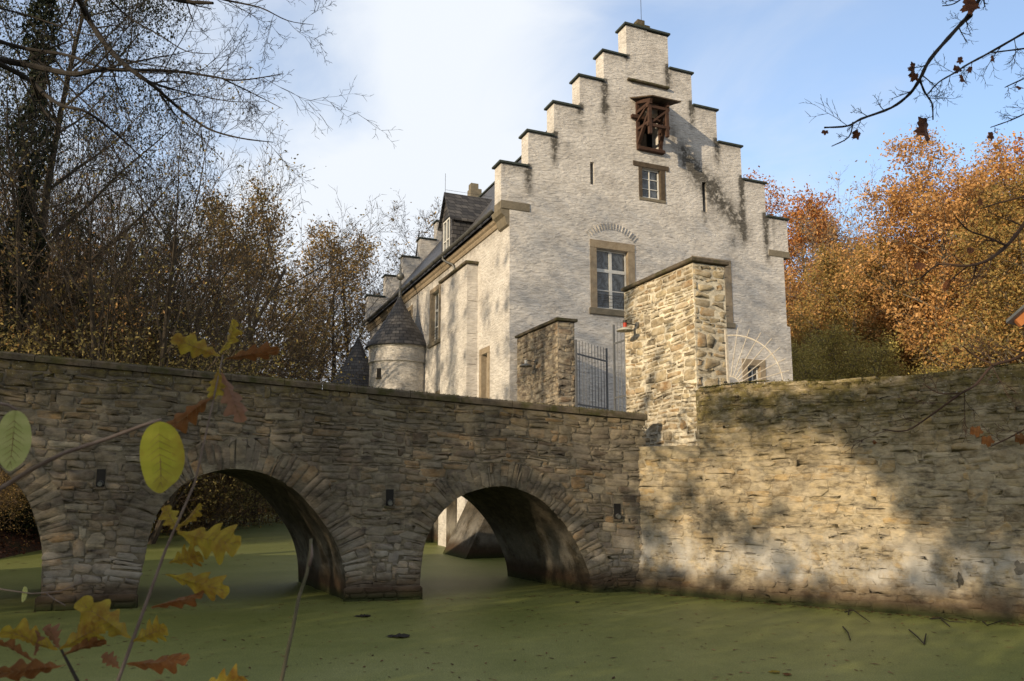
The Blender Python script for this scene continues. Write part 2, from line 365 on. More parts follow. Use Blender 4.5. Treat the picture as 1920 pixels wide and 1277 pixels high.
mixw = wn('ShaderNodeMix', data_type='RGBA'); wl(cr.outputs[0], mixw.inputs[0])
skb = wn('ShaderNodeMix', data_type='RGBA', blend_type='MULTIPLY'); skb.inputs[0].default_value = 1; wl(sky.outputs[0], skb.inputs[6]); skb.inputs[7].default_value = (2.2, 2.5, 2.8, 1)
wl(skb.outputs[2], mixw.inputs[6]); wl(cc.outputs[2], mixw.inputs[7])
bg = wn('ShaderNodeBackground'); bg.inputs[1].default_value = .10; wl(mixw.outputs[2], bg.inputs[0])
wo = wn('ShaderNodeOutputWorld'); wl(bg.outputs[0], wo.inputs[0])
sl = bpy.data.lights.new('sun', 'SUN'); sl.energy = 5.0; sl.angle = R(.53); sl.color = (1, .80, .54)
so = bpy.data.objects.new('sun', sl); COL.objects.link(so); so.rotation_euler = SUN.to_track_quat('-Z', 'Y').to_euler(); so.location = (-30, -30, 30)
SC.view_settings.view_transform = 'Standard'; SC.view_settings.look = 'None'; SC.view_settings.exposure = 0

# ------------------------------------------------------------------ masonry
def pack(a0, a1, z0, z1, hmin, hmax, lmin, lmax, rng, big=.05, excl=None, gap=.012):
    """rows of rubble; returns list of (corner quad in (a,z)), seed"""
    rows = []; z = z0
    while z < z1-.02:
        h = min(rng.uniform(hmin, hmax), z1-z)
        if z1-(z+h) < hmin*.6: h = z1-z
        rows.append((z, z+h)); z += h
    out = []; blocked = {i: [] for i in range(len(rows)+1)}
    for i, (za, zb) in enumerate(rows):
        a = a0-rng.uniform(0, lmin)
        while a < a1:
            L = rng.uniform(lmin, lmax)*(.6+1.0*(zb-za)/hmax); b = a+L; nb = b
            lo = max(a, a0); hi = min(b, a1)
            for (p, q) in blocked[i]:
                if lo < q and hi > p:
                    if lo >= p-.02: lo = max(lo, q); nb = max(nb, q); hi = max(hi, min(q, a1))
                    else: hi = min(hi, p); nb = hi
            if hi-lo > .04:
                top = zb
                if i+1 < len(rows) and rng.random() < big and hi-lo > .12:
                    top = rows[i+1][1]; blocked[i+1].append((lo, hi))
                segs = [((lo, lo), (hi, hi))]
                if excl: segs = excl(lo, hi, za, top)
                for (l, r_) in segs:
                    if min(r_[0]-l[0], r_[1]-l[1]) > .02 or max(r_[0]-l[0], r_[1]-l[1]) > .07:
                        e = gap*rng.uniform(.5, 1.5)
                        out.append([(l[0]+e, za+e), (r_[0]-e, za+e), (r_[1]-e, top-e), (l[1]+e, top-e)])
            a = max(nb, a+.03)
    return out
def stones_mesh(name, quads, mapf, mat, parent, rng, rel=.03, relf=None, jit=.010):
    """every stone of one wall face: a rounded, slightly tilted block standing proud of the mortar"""
    q = np.array(quads, dtype=float); n = len(q)
    # outline of 8 points: corners cut
    cut = rng.uniform(.06, .34, (n, 4, 1)); P = []
    for k in range(4):
        c = q[:, k]; pr = q[:, (k-1) % 4]; nx = q[:, (k+1) % 4]
        lp = np.linalg.norm(pr-c, axis=1, keepdims=True)+1e-6; ln = np.linalg.norm(nx-c, axis=1, keepdims=True)+1e-6
        m_ = np.minimum(lp, ln)*cut[:, k]
        P += [c+(pr-c)/lp*m_, c+(nx-c)/ln*m_]
    P = np.stack(P, 1)+rng.normal(0, jit*.5, (n, 8, 2))
    ctr = P.mean(1, keepdims=True)
    size = np.minimum(np.ptp(q[:, :, 0], axis=1), np.ptp(q[:, :, 1], axis=1))[:, None]
    h = rel*rng.uniform(.35, 1.25, (n, 1))
    if relf is not None: h = h*relf(ctr[:, 0, 0], ctr[:, 0, 1])[:, None]
    tx = rng.normal(0, .05, (n, 1)); tz = rng.normal(0, .07, (n, 1))
    shr = 1-np.clip(.022/size, .05, .22)
    rings = []
    for s_, o_ in ((1.0, -.02), (1.0, .45), (None, 1.0)):
        sh = shr[:, :, None] if s_ is None else s_
        pp = ctr+(P-ctr)*sh
        off = np.full((n, 8), -.02) if o_ < 0 else h*o_+(pp[:, :, 0]-ctr[:, :, 0])*tx+(pp[:, :, 1]-ctr[:, :, 1])*tz+rng.normal(0, .0022, (n, 8))
        rings.append(np.concatenate([pp, off[:, :, None]], 2))
    cc = np.concatenate([ctr, (h*rng.uniform(1.0, 1.25, (n, 1)))[:, :, None]], 2)
    A = np.concatenate(rings+[cc], 1)          # n,25,3 -> (a,z,off)
    X = mapf(A[:, :, 0], A[:, :, 1], A[:, :, 2]).reshape(-1, 3)
    F = []
    for k in range(2):
        for i in range(8): F.append((k*8+i, k*8+(i+1) % 8, k*8+8+(i+1) % 8)); F.append((k*8+i, k*8+8+(i+1) % 8, k*8+8+i))
    for i in range(8): F.append((16+i, 16+(i+1) % 8, 24))
    F = np.array(F); base = (np.arange(n)*25)[:, None, None]
    FF = (F[None]+base).reshape(-1, 3); rnd = np.repeat(rng.random(n), len(F))
    return mesh_np(name, X, FF, rnd, mat, parent)
def framemap(fr, zf=None):
    def f(a, z, o):
        zz = zf(a, z) if zf is not None else z
        return np.stack([fr.o[0]+fr.A[0]*a+fr.N[0]*o, fr.o[1]+fr.A[1]*a+fr.N[1]*o, zz], -1)
    return f
def wob(a, z): return z+.028*np.sin(a*1.7+z*1.3)+.016*np.sin(a*4.1+1.3+z*2)+.007*np.sin(a*9.7+z*5)

# ------------------------------------------------------------------ the bridge
def top_br(a): return 5.07-.0705*(a+0.0)
bridge = thing('stone_bridge', 'old rubble stone bridge with round arches crossing the green moat to the gate', 'bridge', (BRI.p(2, 0, 0)))
SK = (-.49, .872)                      # the vaults run askew below the bridge
SKL = 4.2
def cr_spline(pts, n=6):
    out = []
    for i in range(len(pts)-1):
        p0 = pts[max(i-1, 0)]; p1 = pts[i]; p2 = pts[i+1]; p3 = pts[min(i+2, len(pts)-1)]
        for k in range(n):
            t = k/n
            out.append(tuple(.5*((2*p1[j])+(-p0[j]+p2[j])*t+(2*p0[j]-5*p1[j]+4*p2[j]-p3[j])*t*t+(-p0[j]+3*p1[j]-3*p2[j]+p3[j])*t**3) for j in (0, 1)))
    out.append(pts[-1]); return out
ARCH = [
    [(-5.3, -.8), (-5.28, 0), (-5.2, 1.0), (-4.9, 2.1), (-4.3, 2.85), (-3.2, 3.3), (-2.5, 3.25), (-1.9, 2.98), (-1.3, 2.3), (-.98, 1.5), (-.88, .8), (-.86, 0), (-.86, -.8)],
    [(.92, -.8), (.93, 0), (1.0, .5), (1.07, .97), (1.14, 1.5), (1.32, 2.05), (1.8, 2.61), (2.3, 2.84), (2.85, 2.92), (3.5, 2.80), (4.21, 2.38), (4.94, 1.48), (5.24, .77), (5.33, 0), (5.34, -.8)],
    [(6.96, -.8), (6.97, 0), (7.0, .74), (7.13, 1.40), (7.54, 2.03), (8.11, 2.40), (8.95, 2.54), (9.8, 2.25), (10.47, 1.61), (10.87, .91), (11.1, .25), (11.15, -.8)],
]
PROF = [cr_spline(a) for a in ARCH]
def arch_z(a, prof):
    if a <= prof[0][0] or a >= prof[-1][0]: return None
    best = None
    for (x0, z0), (x1, z1) in zip(prof[:-1], prof[1:]):
        if min(x0, x1) <= a <= max(x0, x1) and abs(x1-x0) > 1e-6:
            z = z0+(z1-z0)*(a-x0)/(x1-x0); best = z if best is None else max(best, z)
    return best
VOU = [.62, .66, .58]
def extrados(k):
    pr = PROF[k]; out = []
    for i in range(len(pr)):
        a = pr[max(i-1, 0)]; b = pr[min(i+1, len(pr)-1)]; dx, dz = b[0]-a[0], b[1]-a[1]; l = math.hypot(dx, dz) or 1
        out.append((pr[i][0]-dz/l*VOU[k]*.93, pr[i][1]+dx/l*VOU[k]*.93))
    return out
EXT = [extrados(k) for k in range(3)]
def span_at(z, poly):                 # interval of a covered by the ring at height z
    xs = []
    for (x0, z0), (x1, z1) in zip(poly[:-1], poly[1:]):
        if (z0-z)*(z1-z) <= 0 and abs(z1-z0) > 1e-9: xs.append(x0+(x1-x0)*(z-z0)/(z1-z0))
    return (min(xs), max(xs)) if len(xs) >= 2 else None
def br_map(a, z, o):                  # courses follow the fall of the parapet
    zz = z/4.9*top_br(a); zz = wob(a, zz)
    return np.stack([BRI.o[0]+BRI.A[0]*a+BRI.N[0]*o, BRI.o[1]+BRI.A[1]*a+BRI.N[1]*o, zz], -1)
DRAIN = [(.1, 2.70), (6.24, 2.27), (11.8, 1.92)]
def br_excl(lo, hi, za, zb):
    f = top_br((lo+hi)/2)/4.9; segs = [((lo, lo), (hi, hi))]
    for (da, dz) in DRAIN:
        if lo < da+.1 and hi > da-.1 and za*f < dz+.22 and zb*f > dz-.22:
            segs = [((lo, lo), (da-.1, da-.1)), ((da+.1, da+.1), (hi, hi))]
    for k in range(3):
        pb = span_at(za*f, EXT[k]); pt = span_at(zb*f, EXT[k])
        if not pb and not pt: continue
        if not pt: c = (pb[0]+pb[1])/2; pt = (min(c, hi), max(c, lo)) if False else (c, c)
        if not pb: pb = pt
        new = []
        for (l, r_) in segs:
            # left remainder
            rl = (min(r_[0], pb[0]), min(r_[1], pt[0]))
            if max(rl[0]-l[0], rl[1]-l[1]) > .03: new.append((l, (max(rl[0], l[0]), max(rl[1], l[1]))))
            ll = (max(l[0], pb[1]), max(l[1], pt[1]))
            if max(r_[0]-ll[0], r_[1]-ll[1]) > .03: new.append(((min(ll[0], r_[0]), min(ll[1], r_[1])), r_))
        segs = new
    return segs
BA0, BA1 = -11.5, 12.62
rg = np.random.default_rng(5)
qs = pack(BA0, BA1, -.45, 4.9, .05, .19, .11, .52, rg, .16, br_excl)
stones_mesh('rubble_face', qs, br_map, M['bridge_stone'], bridge, rg, rel=.020, jit=.030)
# mortar backing with the arch openings, back face and top
mb = MB(); xs = set(np.arange(BA0, BA1+.001, .25).round(3))
for pr in PROF:
    for x, z in pr: xs.add(round(x, 4))
xs = sorted(xs)
def below(a, side):
    for pr in PROF:
        if pr[0][0]-1e-6 <= a+side*1e-3 <= pr[-1][0]+1e-6:
            z = arch_z(a+side*1e-3, pr)
            if z is not None: return z
    return -.8
def skp(a, z): q = BRI.p(a, 0, z); return (q[0]+SK[0]*SKL, q[1]+SK[1]*SKL, z)
for a, b in zip(xs[:-1], xs[1:]):
    if b-a < 1e-4: continue
    za, zb = below(a, 1), below(b, -1)
    mb.add([BRI.p(a, 0, za), BRI.p(b, 0, zb), BRI.p(b, 0, top_br(b)), BRI.p(a, 0, top_br(a))], [(0, 1, 2, 3)])
mb.build('mortar_face', M['bridge_mortar'], bridge)
mb = MB()
for a, b in zip(xs[:-1], xs[1:]):
    if b-a < 1e-4: continue
    za, zb = below(a, 1), below(b, -1)
    mb.add([skp(a, za), skp(b, zb), skp(b, top_br(b)-.95), skp(a, top_br(a)-.95)], [(0, 1, 2, 3)])
    mb.add([skp(a, top_br(a)-.95), skp(b, top_br(b)-.95), BRI.p(b, 0, top_br(b)-1.0), BRI.p(a, 0, top_br(a)-1.0)], [(0, 1, 2, 3)])
    mb.add([BRI.p(a, -.36, top_br(a)-1.02), BRI.p(b, -.36, top_br(b)-1.02), BRI.p(b, -.36, top_br(b)), BRI.p(a, -.36, top_br(a))], [(0, 1, 2, 3)])
mb.build('back_face', M['bridge_mortar'], bridge)
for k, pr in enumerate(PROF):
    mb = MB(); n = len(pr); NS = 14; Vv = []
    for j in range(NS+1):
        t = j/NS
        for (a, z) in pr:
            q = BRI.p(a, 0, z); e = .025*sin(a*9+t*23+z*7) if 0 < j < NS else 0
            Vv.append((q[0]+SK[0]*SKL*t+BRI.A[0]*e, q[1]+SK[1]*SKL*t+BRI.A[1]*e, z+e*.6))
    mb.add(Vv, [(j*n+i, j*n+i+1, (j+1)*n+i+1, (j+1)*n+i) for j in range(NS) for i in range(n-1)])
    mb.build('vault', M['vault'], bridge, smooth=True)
    # ring of thin radial stones
    L = [0]
    for p, q in zip(pr[:-1], pr[1:]): L.append(L[-1]+math.dist(p, q))
    qs = []; s_ = 0.55
    def pt_at(s):
        for i in range(len(L)-1):
            if L[i] <= s <= L[i+1]:
                t = (s-L[i])/(L[i+1]-L[i]+1e-9); p, q = pr[i], pr[i+1]
                ia, ib = max(i-1, 0), min(i+2, n-1); dx, dz = pr[ib][0]-pr[ia][0], pr[ib][1]-pr[ia][1]; l = math.hypot(dx, dz)
                return (p[0]+(q[0]-p[0])*t, p[1]+(q[1]-p[1])*t), (-dz/l, dx/l)
    while s_ < L[-1]-.6:
        wd = rg.uniform(.055, .19); (p0, n0), (p1, n1_) = pt_at(s_), pt_at(min(s_+wd, L[-1]-.01))
        if k in (0, 2) and p0[1] > 5: break
        ln = VOU[k]*rg.uniform(.86, 1.15); split = rg.random() < .35; i0 = rg.uniform(-.012, .01)
        cuts = [(i0, ln)] if not split else [(i0, ln*rg.uniform(.4, .6)), None]
        if split: cuts[1] = (cuts[0][1], ln)
        for (c0, c1) in cuts:
            g_ = .007
            e0, e1 = c0+g_, c1-g_
            A_ = (p0[0]+n0[0]*e0, p0[1]+n0[1]*e0); B_ = (p1[0]+n1_[0]*e0, p1[1]+n1_[1]*e0)
            C_ = (p1[0]+n1_[0]*e1, p1[1]+n1_[1]*e1); D_ = (p0[0]+n0[0]*e1, p0[1]+n0[1]*e1)
            def sq(x, y): return (x[0]+(y[0]-x[0])*.06, x[1]+(y[1]-x[1])*.06)
            qs.append([sq(A_, B_), sq(B_, A_), sq(C_, D_), sq(D_, C_)])
        s_ += wd
    stones_mesh('arch_ring', qs, framemap(BRI), M['bridge_stone'], bridge, rg, rel=.013, jit=.026)
# coping slabs along the parapet
mb = MB(); a = BA0
while a < BA1-.02:
    b = min(a+random.uniform(.7, 1.25), BA1+.02); za, zb = top_br(a), top_br(b); g_ = .006; e = random.uniform(-.006, .006)
    P = []
    for (aa, zz) in ((a+g_, za), (b-g_, zb)):
        for (o, dz) in ((.075, .01), (.085, .12), (.05, .165), (-.38, .175), (-.42, .02)): P.append(BRI.p(aa, o+e, zz+dz))
    mb.add(P, [(i, (i+1) % 5, 5+(i+1) % 5, 5+i) for i in range(5)]+[(4, 3, 2, 1, 0), (5, 6, 7, 8, 9)])
    a = b
mb.build('coping', M['coping'], bridge)
# footings of the piers
for (a0, a1) in ((-.93, 1.0), (5.26, 7.02)):
    mb = MB(); mb.bev(BRI, a0, a1, -.02, .13, -.6, .30, .05); mb.build('pier_footing', M['bridge_mortar'], bridge)
    qs = pack(a0+.02, a1-.02, -.4, .30, .10, .17, .2, .5, rg, 0)
    stones_mesh('footing_rubble', qs, framemap(BRI.shift(0, .13)), M['bridge_stone'], bridge, rg, rel=.03)
for (da, dz) in DRAIN:
    mb = MB(); mb.box(BRI, da-.085, da+.085, -.02, .012, dz-.17, dz+.20); o = mb.build('drain_hole', M['dark_room'], bridge)
    mb = MB(); c = BRI.p(da+.01, 0, dz-.10); c2 = BRI.p(da+.01, .09, dz-.115)
    mb.tube([c, c2], .062, 14, cap=False); mb.tube([c, c2], .052, 14, cap=True); mb.build('drain_pipe', M['zinc'], bridge)
    mb = MB(); mb.bev(BRI, da-.12, da+.12, -.01, .06, dz-.235, dz-.175, .012); mb.build('drain_sill', M['coping'], bridge)
mb = MB(); mb.add([BRI.p(BA0, -.36, top_br(BA0)-.99), BRI.p(BA1+2, -.36, top_br(BA1)-.99), skp(BA1+2, top_br(BA1)-.94), skp(BA0, top_br(BA0)-.94)], [(0, 1, 2, 3)])
tag(mb.build('road', M['gravel']), kind='structure')

# ------------------------------------------------------------------ moat wall on the right
mw = thing('moat_wall', 'tall mossy rubble retaining wall rising from the moat beside the gate pier', 'wall', WAL.p(3, 0, 0))
rg = np.random.default_rng(9)
WT = 4.86; W0, W1 = -1.72, 14.
def wz(a, z): return z
def w_relief(a, z): return np.clip(.35+.5*np.clip((z-1.6)/1.5, 0, 1), .25, 1)*(1-.75*((z > .55) & (z < 1.35)))
def batter(a, z): return .16*np.clip(1-z/1.1, 0, 1)**1.3
def wal_map(a, z, o):
    o = o+batter(a, z); zz = z+.035*np.sin(a*.9+.7)*(z > 4.2)+.02*np.sin(a*1.7+z)+0*a
    return np.stack([WAL.o[0]+WAL.A[0]*a+WAL.N[0]*o, WAL.o[1]+WAL.A[1]*a+WAL.N[1]*o, zz], -1)
def w_excl(lo, hi, za, zb):
    if za > 3.35 and lo < 0: 
        if hi < .03: return []
        return [((max(lo, .0),)*2, (hi, hi))]
    return [((lo, lo), (hi, hi))]
qs = pack(W0, W1, -.3, WT, .05, .17, .10, .55, rg, .12, w_excl, gap=.011)
stones_mesh('rubble_face', qs, wal_map, M['wall_stone'], mw, rg, rel=.015, relf=w_relief, jit=.036)
aa = np.arange(W0, W1+.01, .12); zz = np.linspace(-.4, WT-.02, 48)
AA, ZZ = np.meshgrid(aa, zz); OO = rg.normal(0, .006, AA.shape)
X = wal_map(AA, ZZ, OO).reshape(-1, 3); na = len(aa); F = [(j*na+i, j*na+i+1, (j+1)*na+i+1, (j+1)*na+i) for j in range(len(zz)-1) for i in range(na-1) if not (zz[j] > 3.4 and aa[i] < -.05)]
mesh_np('mortar_face', X, np.array(F), np.zeros(len(F)), M['wall_mortar'], mw)
mb = MB()   # uneven top stones
a = .05
while a < W1:
    b = a+random.uniform(.25, .6); zt = WT+.035*sin(a*.9+.7)+random.uniform(-.03, .02)
    mb.bev(WAL, a+.008, b-.008, -.45, random.uniform(.0, .04), zt-.09, zt+.0, .02, .012); a = b
mb.build('top_stones', M['wall_stone'], mw)
mb = MB()   # holes where the facing has fallen
for (x, y, w_, h_) in [(1352, 1034, .40, .05), (1405, 1038, .34, .05), (1800, 1090, .13, .30), (1912, 1065, .2, .3)]:
    P = hit(x, y, (G0[0], G0[1], 0), (-WD[1], WD[0], 0)); a = (P.x-G0[0])*WD[0]+(P.y-G0[1])*WD[1]; z = P.z; bo = float(batter(a, np.float64(z)))
    pts = [WAL.p(a+w_/2*cos(t)*random.uniform(.5, 1.25), bo+.022, z+h_/2*sin(t)*random.uniform(.45, 1.3)) for t in np.linspace(0, 2*pi, 15)[:-1]]
    mb.add(pts, [tuple(range(14))])
mb.build('facing_hole', M['vault'], mw)

# ------------------------------------------------------------------ gate walls
def gate_wall(label, t0, t1, zb, side_mat, mort, nm, seed, thick=.92, lip=.09, endface='near'):
    th = thing('gate_pillar', label, 'gate pillar', GAT.p(t0, -.3, 3.5), 'rubble pillars either side of the iron gate')
    rg = np.random.default_rng(seed); top = 8.02
    mb = MB(); mb.box(GAT, t0, t1, -thick, 0, zb, top); mb.build('mortar_core', mort, th)
    qs = pack(t0+.01, t1, zb, top, .07, .19, .15, .50, rg, .13, gap=.026 if nm else .014)
    stones_mesh('rubble_face', qs, framemap(GAT, wob), side_mat, th, rg, rel=.017, jit=.03)
    E = Frame(GAT.p(t0, 0, 0)[:2], U, NV)
    qs = pack(0, thick-.01, max(zb, 3.3), top, .12, .30, .16, .5, rg, .12, gap=.042 if nm else .015)
    stones_mesh('end_face', qs, framemap(E, wob), side_mat if nm else side_mat, th, rg, rel=.022, jit=.05)
    mb = MB(); a = t0-lip
    while a < t1:
        b = min(a+random.uniform(.8, 1.2), t1+.02)
        if t1-b < .3: b = t1+.02
        mb.bev(GAT, a+.004, b-.004, -thick-lip, lip, top+.02, top+.13+random.uniform(-.006, .006), .02, .004); a = b
    mb.build('coping', M['coping'], th); return th
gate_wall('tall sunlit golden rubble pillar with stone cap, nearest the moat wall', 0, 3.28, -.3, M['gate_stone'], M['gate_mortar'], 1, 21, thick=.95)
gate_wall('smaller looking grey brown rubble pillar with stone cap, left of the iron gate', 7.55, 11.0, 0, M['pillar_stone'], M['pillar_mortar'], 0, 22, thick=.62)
# retaining wall of the island between bridge and house, seen through the arch
rw = thing('island_wall', 'dark rubble foot wall of the island seen through the right arch', 'wall', GAT.p(6, .1, 0))
rg = np.random.default_rng(33)
mb = MB(); mb.box(GAT, 3.2, 10.9, -.3, .08, -.4, 3.55); mb.build('mortar_core', M['bridge_mortar'], rw)
qs = pack(3.2, 10.9, -.3, 3.5, .09, .2, .2, .6, rg, .05); stones_mesh('rubble_face', qs, framemap(GAT.shift(0, .08), wob), M['bridge_stone'], rw, rg, rel=.03)

# iron gate leaves
def leaf(label, P, Q, htop, rise, nb, post_first):
    th = thing('gate_leaf', label, 'iron gate', P, 'pair of iron gate leaves')
    P = Vector(P); Q = Vector(Q); z0 = 3.75
    mb = MB()
    for e, (pt, hh) in enumerate(((P, htop), (Q, htop+rise))):
        mb = MB(); mb.bar((pt.x, pt.y, z0), (pt.x, pt.y, hh), .055); mb.build('post', M['iron'], th)
    for z in (4.1, 5.25, 6.95):
        mb = MB(); mb.bar((P.x, P.y, z), (Q.x, Q.y, z), .028, .055); mb.build('rail', M['iron'], th)
    for k in range(1, nb):
        t = k/nb; x, y = P.x+(Q.x-P.x)*t, P.y+(Q.y-P.y)*t
        mb = MB(); mb.tube([(x, y, z0+.1), (x, y, htop+rise*t**1.5)], .012, 6); mb.build('bar', M['iron'], th)
BK = GAT.shift(0, -.62)
leaf('open left leaf of the iron bar gate hinged on the grey pillar', BK.p(7.45, 0, 3.6), (BK.p(7.45, 0, 0)[0]+1.22, BK.p(7.45, 0, 0)[1]+1.62, 3.6), 7.42, .0, 10, True)
leaf('closed right leaf of the iron bar gate beside the sunlit pillar', GAT.p(3.25, -.86, 3.6), GAT.p(5.36, -.86, 3.6), 7.75, -.20, 10, False)

# wall lamps
def lamp(label, t, z, col, red):
    th = thing('wall_lamp', label, 'lamp', GAT.p(t, 0, z), 'enamel lamps on the gate pillars')
    mb = MB(); mb.tube([GAT.p(t, .0, z), GAT.p(t, .07, z)], .085, 16); mb.build('mount', M['zinc'], th)
    mb = MB(); mb.tube([GAT.p(t, .06, z), GAT.p(t, .25, z+.015), GAT.p(t, .46, z+.02)], .016, 8)
    if red: mb.tube([GAT.p(t, .43, z+.03), GAT.p(t, .43, z+.10)], .055, 12)
    mb.build('arm', M['dark_iron'], th)
    c = GAT.p(t, .43, 0)
    mb = MB(); mb.lathe(c, [(.0, z+.03), (.05, z+.03), (.05, z-.10), (.055, z-.10)], 18); o = mb.build('lamp_socket', M['white_paint'] if not red else M['red'], th)
    mb = MB(); mb.lathe(c, [(.05, z-.09), (.10, z-.105), (.20, z-.15), (.235, z-.19), (.23, z-.195), (.19, z-.16), (.05, z-.11)], 24); mb.build('lamp_shade', col, th, smooth=True)
    mb = MB(); mb.lathe(c, [(.0, z-.21), (.035, z-.195), (.045, z-.16), (.03, z-.11)], 12); mb.build('bulb', M['white_paint'], th, smooth=True)
lamp('pale enamel wall lamp with red socket on the sunlit pillar', 2.56, 6.93, M['enamel'], True)
lamp('grey shaded wall lamp on the left pillar', 9.23, 6.9, M['zinc'], False)

# sunburst grille on top of the moat wall
sg = thing('sunburst_grille', 'white iron sunburst guard fan with post on the mossy wall top', 'grille', WAL.p(.71, -.2, WT))
GR = WAL.shift(0, -.2)
mb = MB(); mb.bar(GR.p(.71, 0, WT-.05), GR.p(.69, 0, WT+1.42), .055); mb.build('post', M['white_iron'], sg)
mb = MB(); mb.tube([GR.p(.72+1.27*cos(t), 0, WT+1.27*sin(t)) for t in np.linspace(0, pi/2, 24)], .018, 6); mb.build('outer_ring', M['white_iron'], sg)
mb = MB(); mb.tube([GR.p(.72+.28*cos(t), 0, WT+.28*sin(t)) for t in np.linspace(0, pi/2, 12)], .012, 6); mb.build('inner_ring', M['white_iron'], sg)
for k in range(7):
    t = R(12+k*11.2); rr = 1.52-.02*abs(k-3)
    mb = MB(); mb.tube([GR.p(.72+.28*cos(t), 0, WT+.28*sin(t)), GR.p(.72+rr*cos(t), 0, WT+rr*sin(t))], [.014, .010], 6); mb.build('ray', M['white_iron'], sg)
for z in (5.0, 5.95): mb = MB(); mb.tube([GR.p(.70, 0, z), GR.p(.62, .06, z)], .02, 6); mb.build('bracket', M['dark_iron'], sg)
for z in (6.75, 6.9, 7.0, 7.75): mb = MB(); mb.tube([PIE.p(.93, -.06, z), PIE.p(1.04, .0, z+.01)], .008, 5); mb.build('spike', M['dark_iron'], sg)

# ------------------------------------------------------------------ the house
house = thing('gabled_house', 'whitewashed stone manor house with stepped gable, slate roof and round turret', 'house', (B0[0], B0[1], 0))
def grid_wall(mb, fr, xs, zs, inside, thick, step=.30):
    def fill(v):
        v = sorted(set(round(x, 3) for x in v)); o = []
        for p, q in zip(v[:-1], v[1:]):
            k = max(1, int(math.ceil((q-p)/step))); o += [p+(q-p)*i/k for i in range(k)]
        return o+[v[-1]]
    X = fill(xs); Z = fill(zs); idx = {}; 
    def vid(i, j, o):
        key = (i, j, o)
        if key not in idx: idx[key] = len(mb.v); mb.v.append(fr.p(X[i], o, Z[j]))
        return idx[key]
    ins = [[inside((X[i]+X[i+1])/2, (Z[j]+Z[j+1])/2) for j in range(len(Z)-1)] for i in range(len(X)-1)]
    g = lambda i, j: 0 <= i < len(X)-1 and 0 <= j < len(Z)-1 and ins[i][j]
    def f(*q): mb.f.append(q); mb.r.append(.5)
    for i in range(len(X)-1):
        for j in range(len(Z)-1):
            if not ins[i][j]: continue
            f(vid(i, j, 0), vid(i+1, j, 0), vid(i+1, j+1, 0), vid(i, j+1, 0))
            f(vid(i, j, -thick), vid(i, j+1, -thick), vid(i+1, j+1, -thick), vid(i+1, j, -thick))
            if not g(i-1, j): f(vid(i, j, 0), vid(i, j+1, 0), vid(i, j+1, -thick), vid(i, j, -thick))
            if not g(i+1, j): f(vid(i+1, j, 0), vid(i+1, j, -thick), vid(i+1, j+1, -thick), vid(i+1, j+1, 0))
            if not g(i, j-1): f(vid(i, j, 0), vid(i, j, -thick), vid(i+1, j, -thick), vid(i+1, j, 0))
            if not g(i, j+1): f(vid(i, j+1, 0), vid(i+1, j+1, 0), vid(i+1, j+1, -thick), vid(i, j+1, -thick))
SL = [-.36, .80, 1.95, 3.14, 4.30, 5.44]; ZL = [15.04, 16.53, 17.98, 19.40, 20.77, 22.27]
SR = [13.77, 12.57, 11.31, 10.03, 8.75, 7.56]; ZR = [14.62, 16.18, 17.72, 19.21, 20.70, 22.21]
HOL = [(3.80, 5.28, 9.62, 12.12), (8.75, 10.15, 9.55, 12.0), (6.05, 6.98, 14.60, 15.93), (3.58, 3.76, 14.78, 15.75), (9.12, 9.34, 14.40, 15.76), (5.95, 7.05, 16.82, 18.45), (11.15, 11.85, 6.6, 7.75)]
def gable_inside(s, z, holes=True):
    if holes:
        for (a, b, c, d) in HOL:
            if a < s < b and c < z < d: return False
    if z < 9.65: return 0 < s < 13.64
    if s < 6.5:
        if z < 13.22: return s > 0
        for k in range(5, -1, -1):
            if s > SL[k]: return z < ZL[k]
        return False
    if z < 12.83: return s < 13.46
    for k in range(5, -1, -1):
        if s < SR[k]: return z < ZR[k]
    return False
TH = .67
streaks = []
for k in range(5): streaks.append((SL[k+1]+.02, ZL[k]+.1, .15, [1.3, 1.5, .5, 2.3, .3][k], 1.6)); streaks.append((SR[k+1]-.04, ZR[k]+.1, .15, [2.2, 3.4, 1.4, 1.3, 1.3][k], 1.7))
streaks += [(6.45, 22.2, .06, .5, .6), (9.2, 14.4, .12, .7, 1.0), (3.1, 17.4, .25, .3, .6), (4.35, 18.3, .2, .4, .8), (12.6, 12.8, .1, .5, .6), (13.0, 14.5, .06, 1.6, .7)]
blobs = [(8.2, 17.0, .35, .5, .8), (8.5, 16.5, .42, .5, 1.), (9.0, 16.0, .5, .55, 1.1), (9.6, 15.4, .5, .55, 1.1), (10.2, 14.9, .55, .5, 1.0), (10.8, 14.3, .5, .45, .9), (11.3, 13.7, .35, .4, .8), (10.7, 13.2, .2, .4, .6), (7.7, 17.6, .2, .6, .6), (9.9, 15.9, .4, .3, .6), (2.4, 16.3, .5, .2, .35), (.3, 14.9, .5, .2, .3), (6.8, 16.3, .3, .2, .3)]
def stain_gable(x, y, z):
    dx, dy = x-B0[0], y-B0[1]; s = dx*U[0]+dy*U[1]; v = .06
    for (a, zt, w_, l, k) in streaks:
        if z < zt+.1: v += k*math.exp(-((s-a)/w_)**2)*max(0, 1-(zt-z)/l)**.6 if zt-z < l else 0
    for (a, zc, ra, rz, k) in blobs: v += k*math.exp(-((s-a)/ra)**2-((z-zc)/rz)**2)
    for k in range(6):   # darker under every cap
        for (S, Z) in ((SL, ZL), (SR, ZR)):
            lo, hi = sorted((S[k], S[k+1] if k < 5 else 6.5))
            if lo < s < hi and 0 < Z[k]-z < .5: v += .28*(1-(Z[k]-z)/.5)
    if 9.6 < z < 10: v += 0
    return v
xs = SL+SR+[0, 6.5, 13.46, 13.64]+[h[i] for h in HOL for i in (0, 1)]
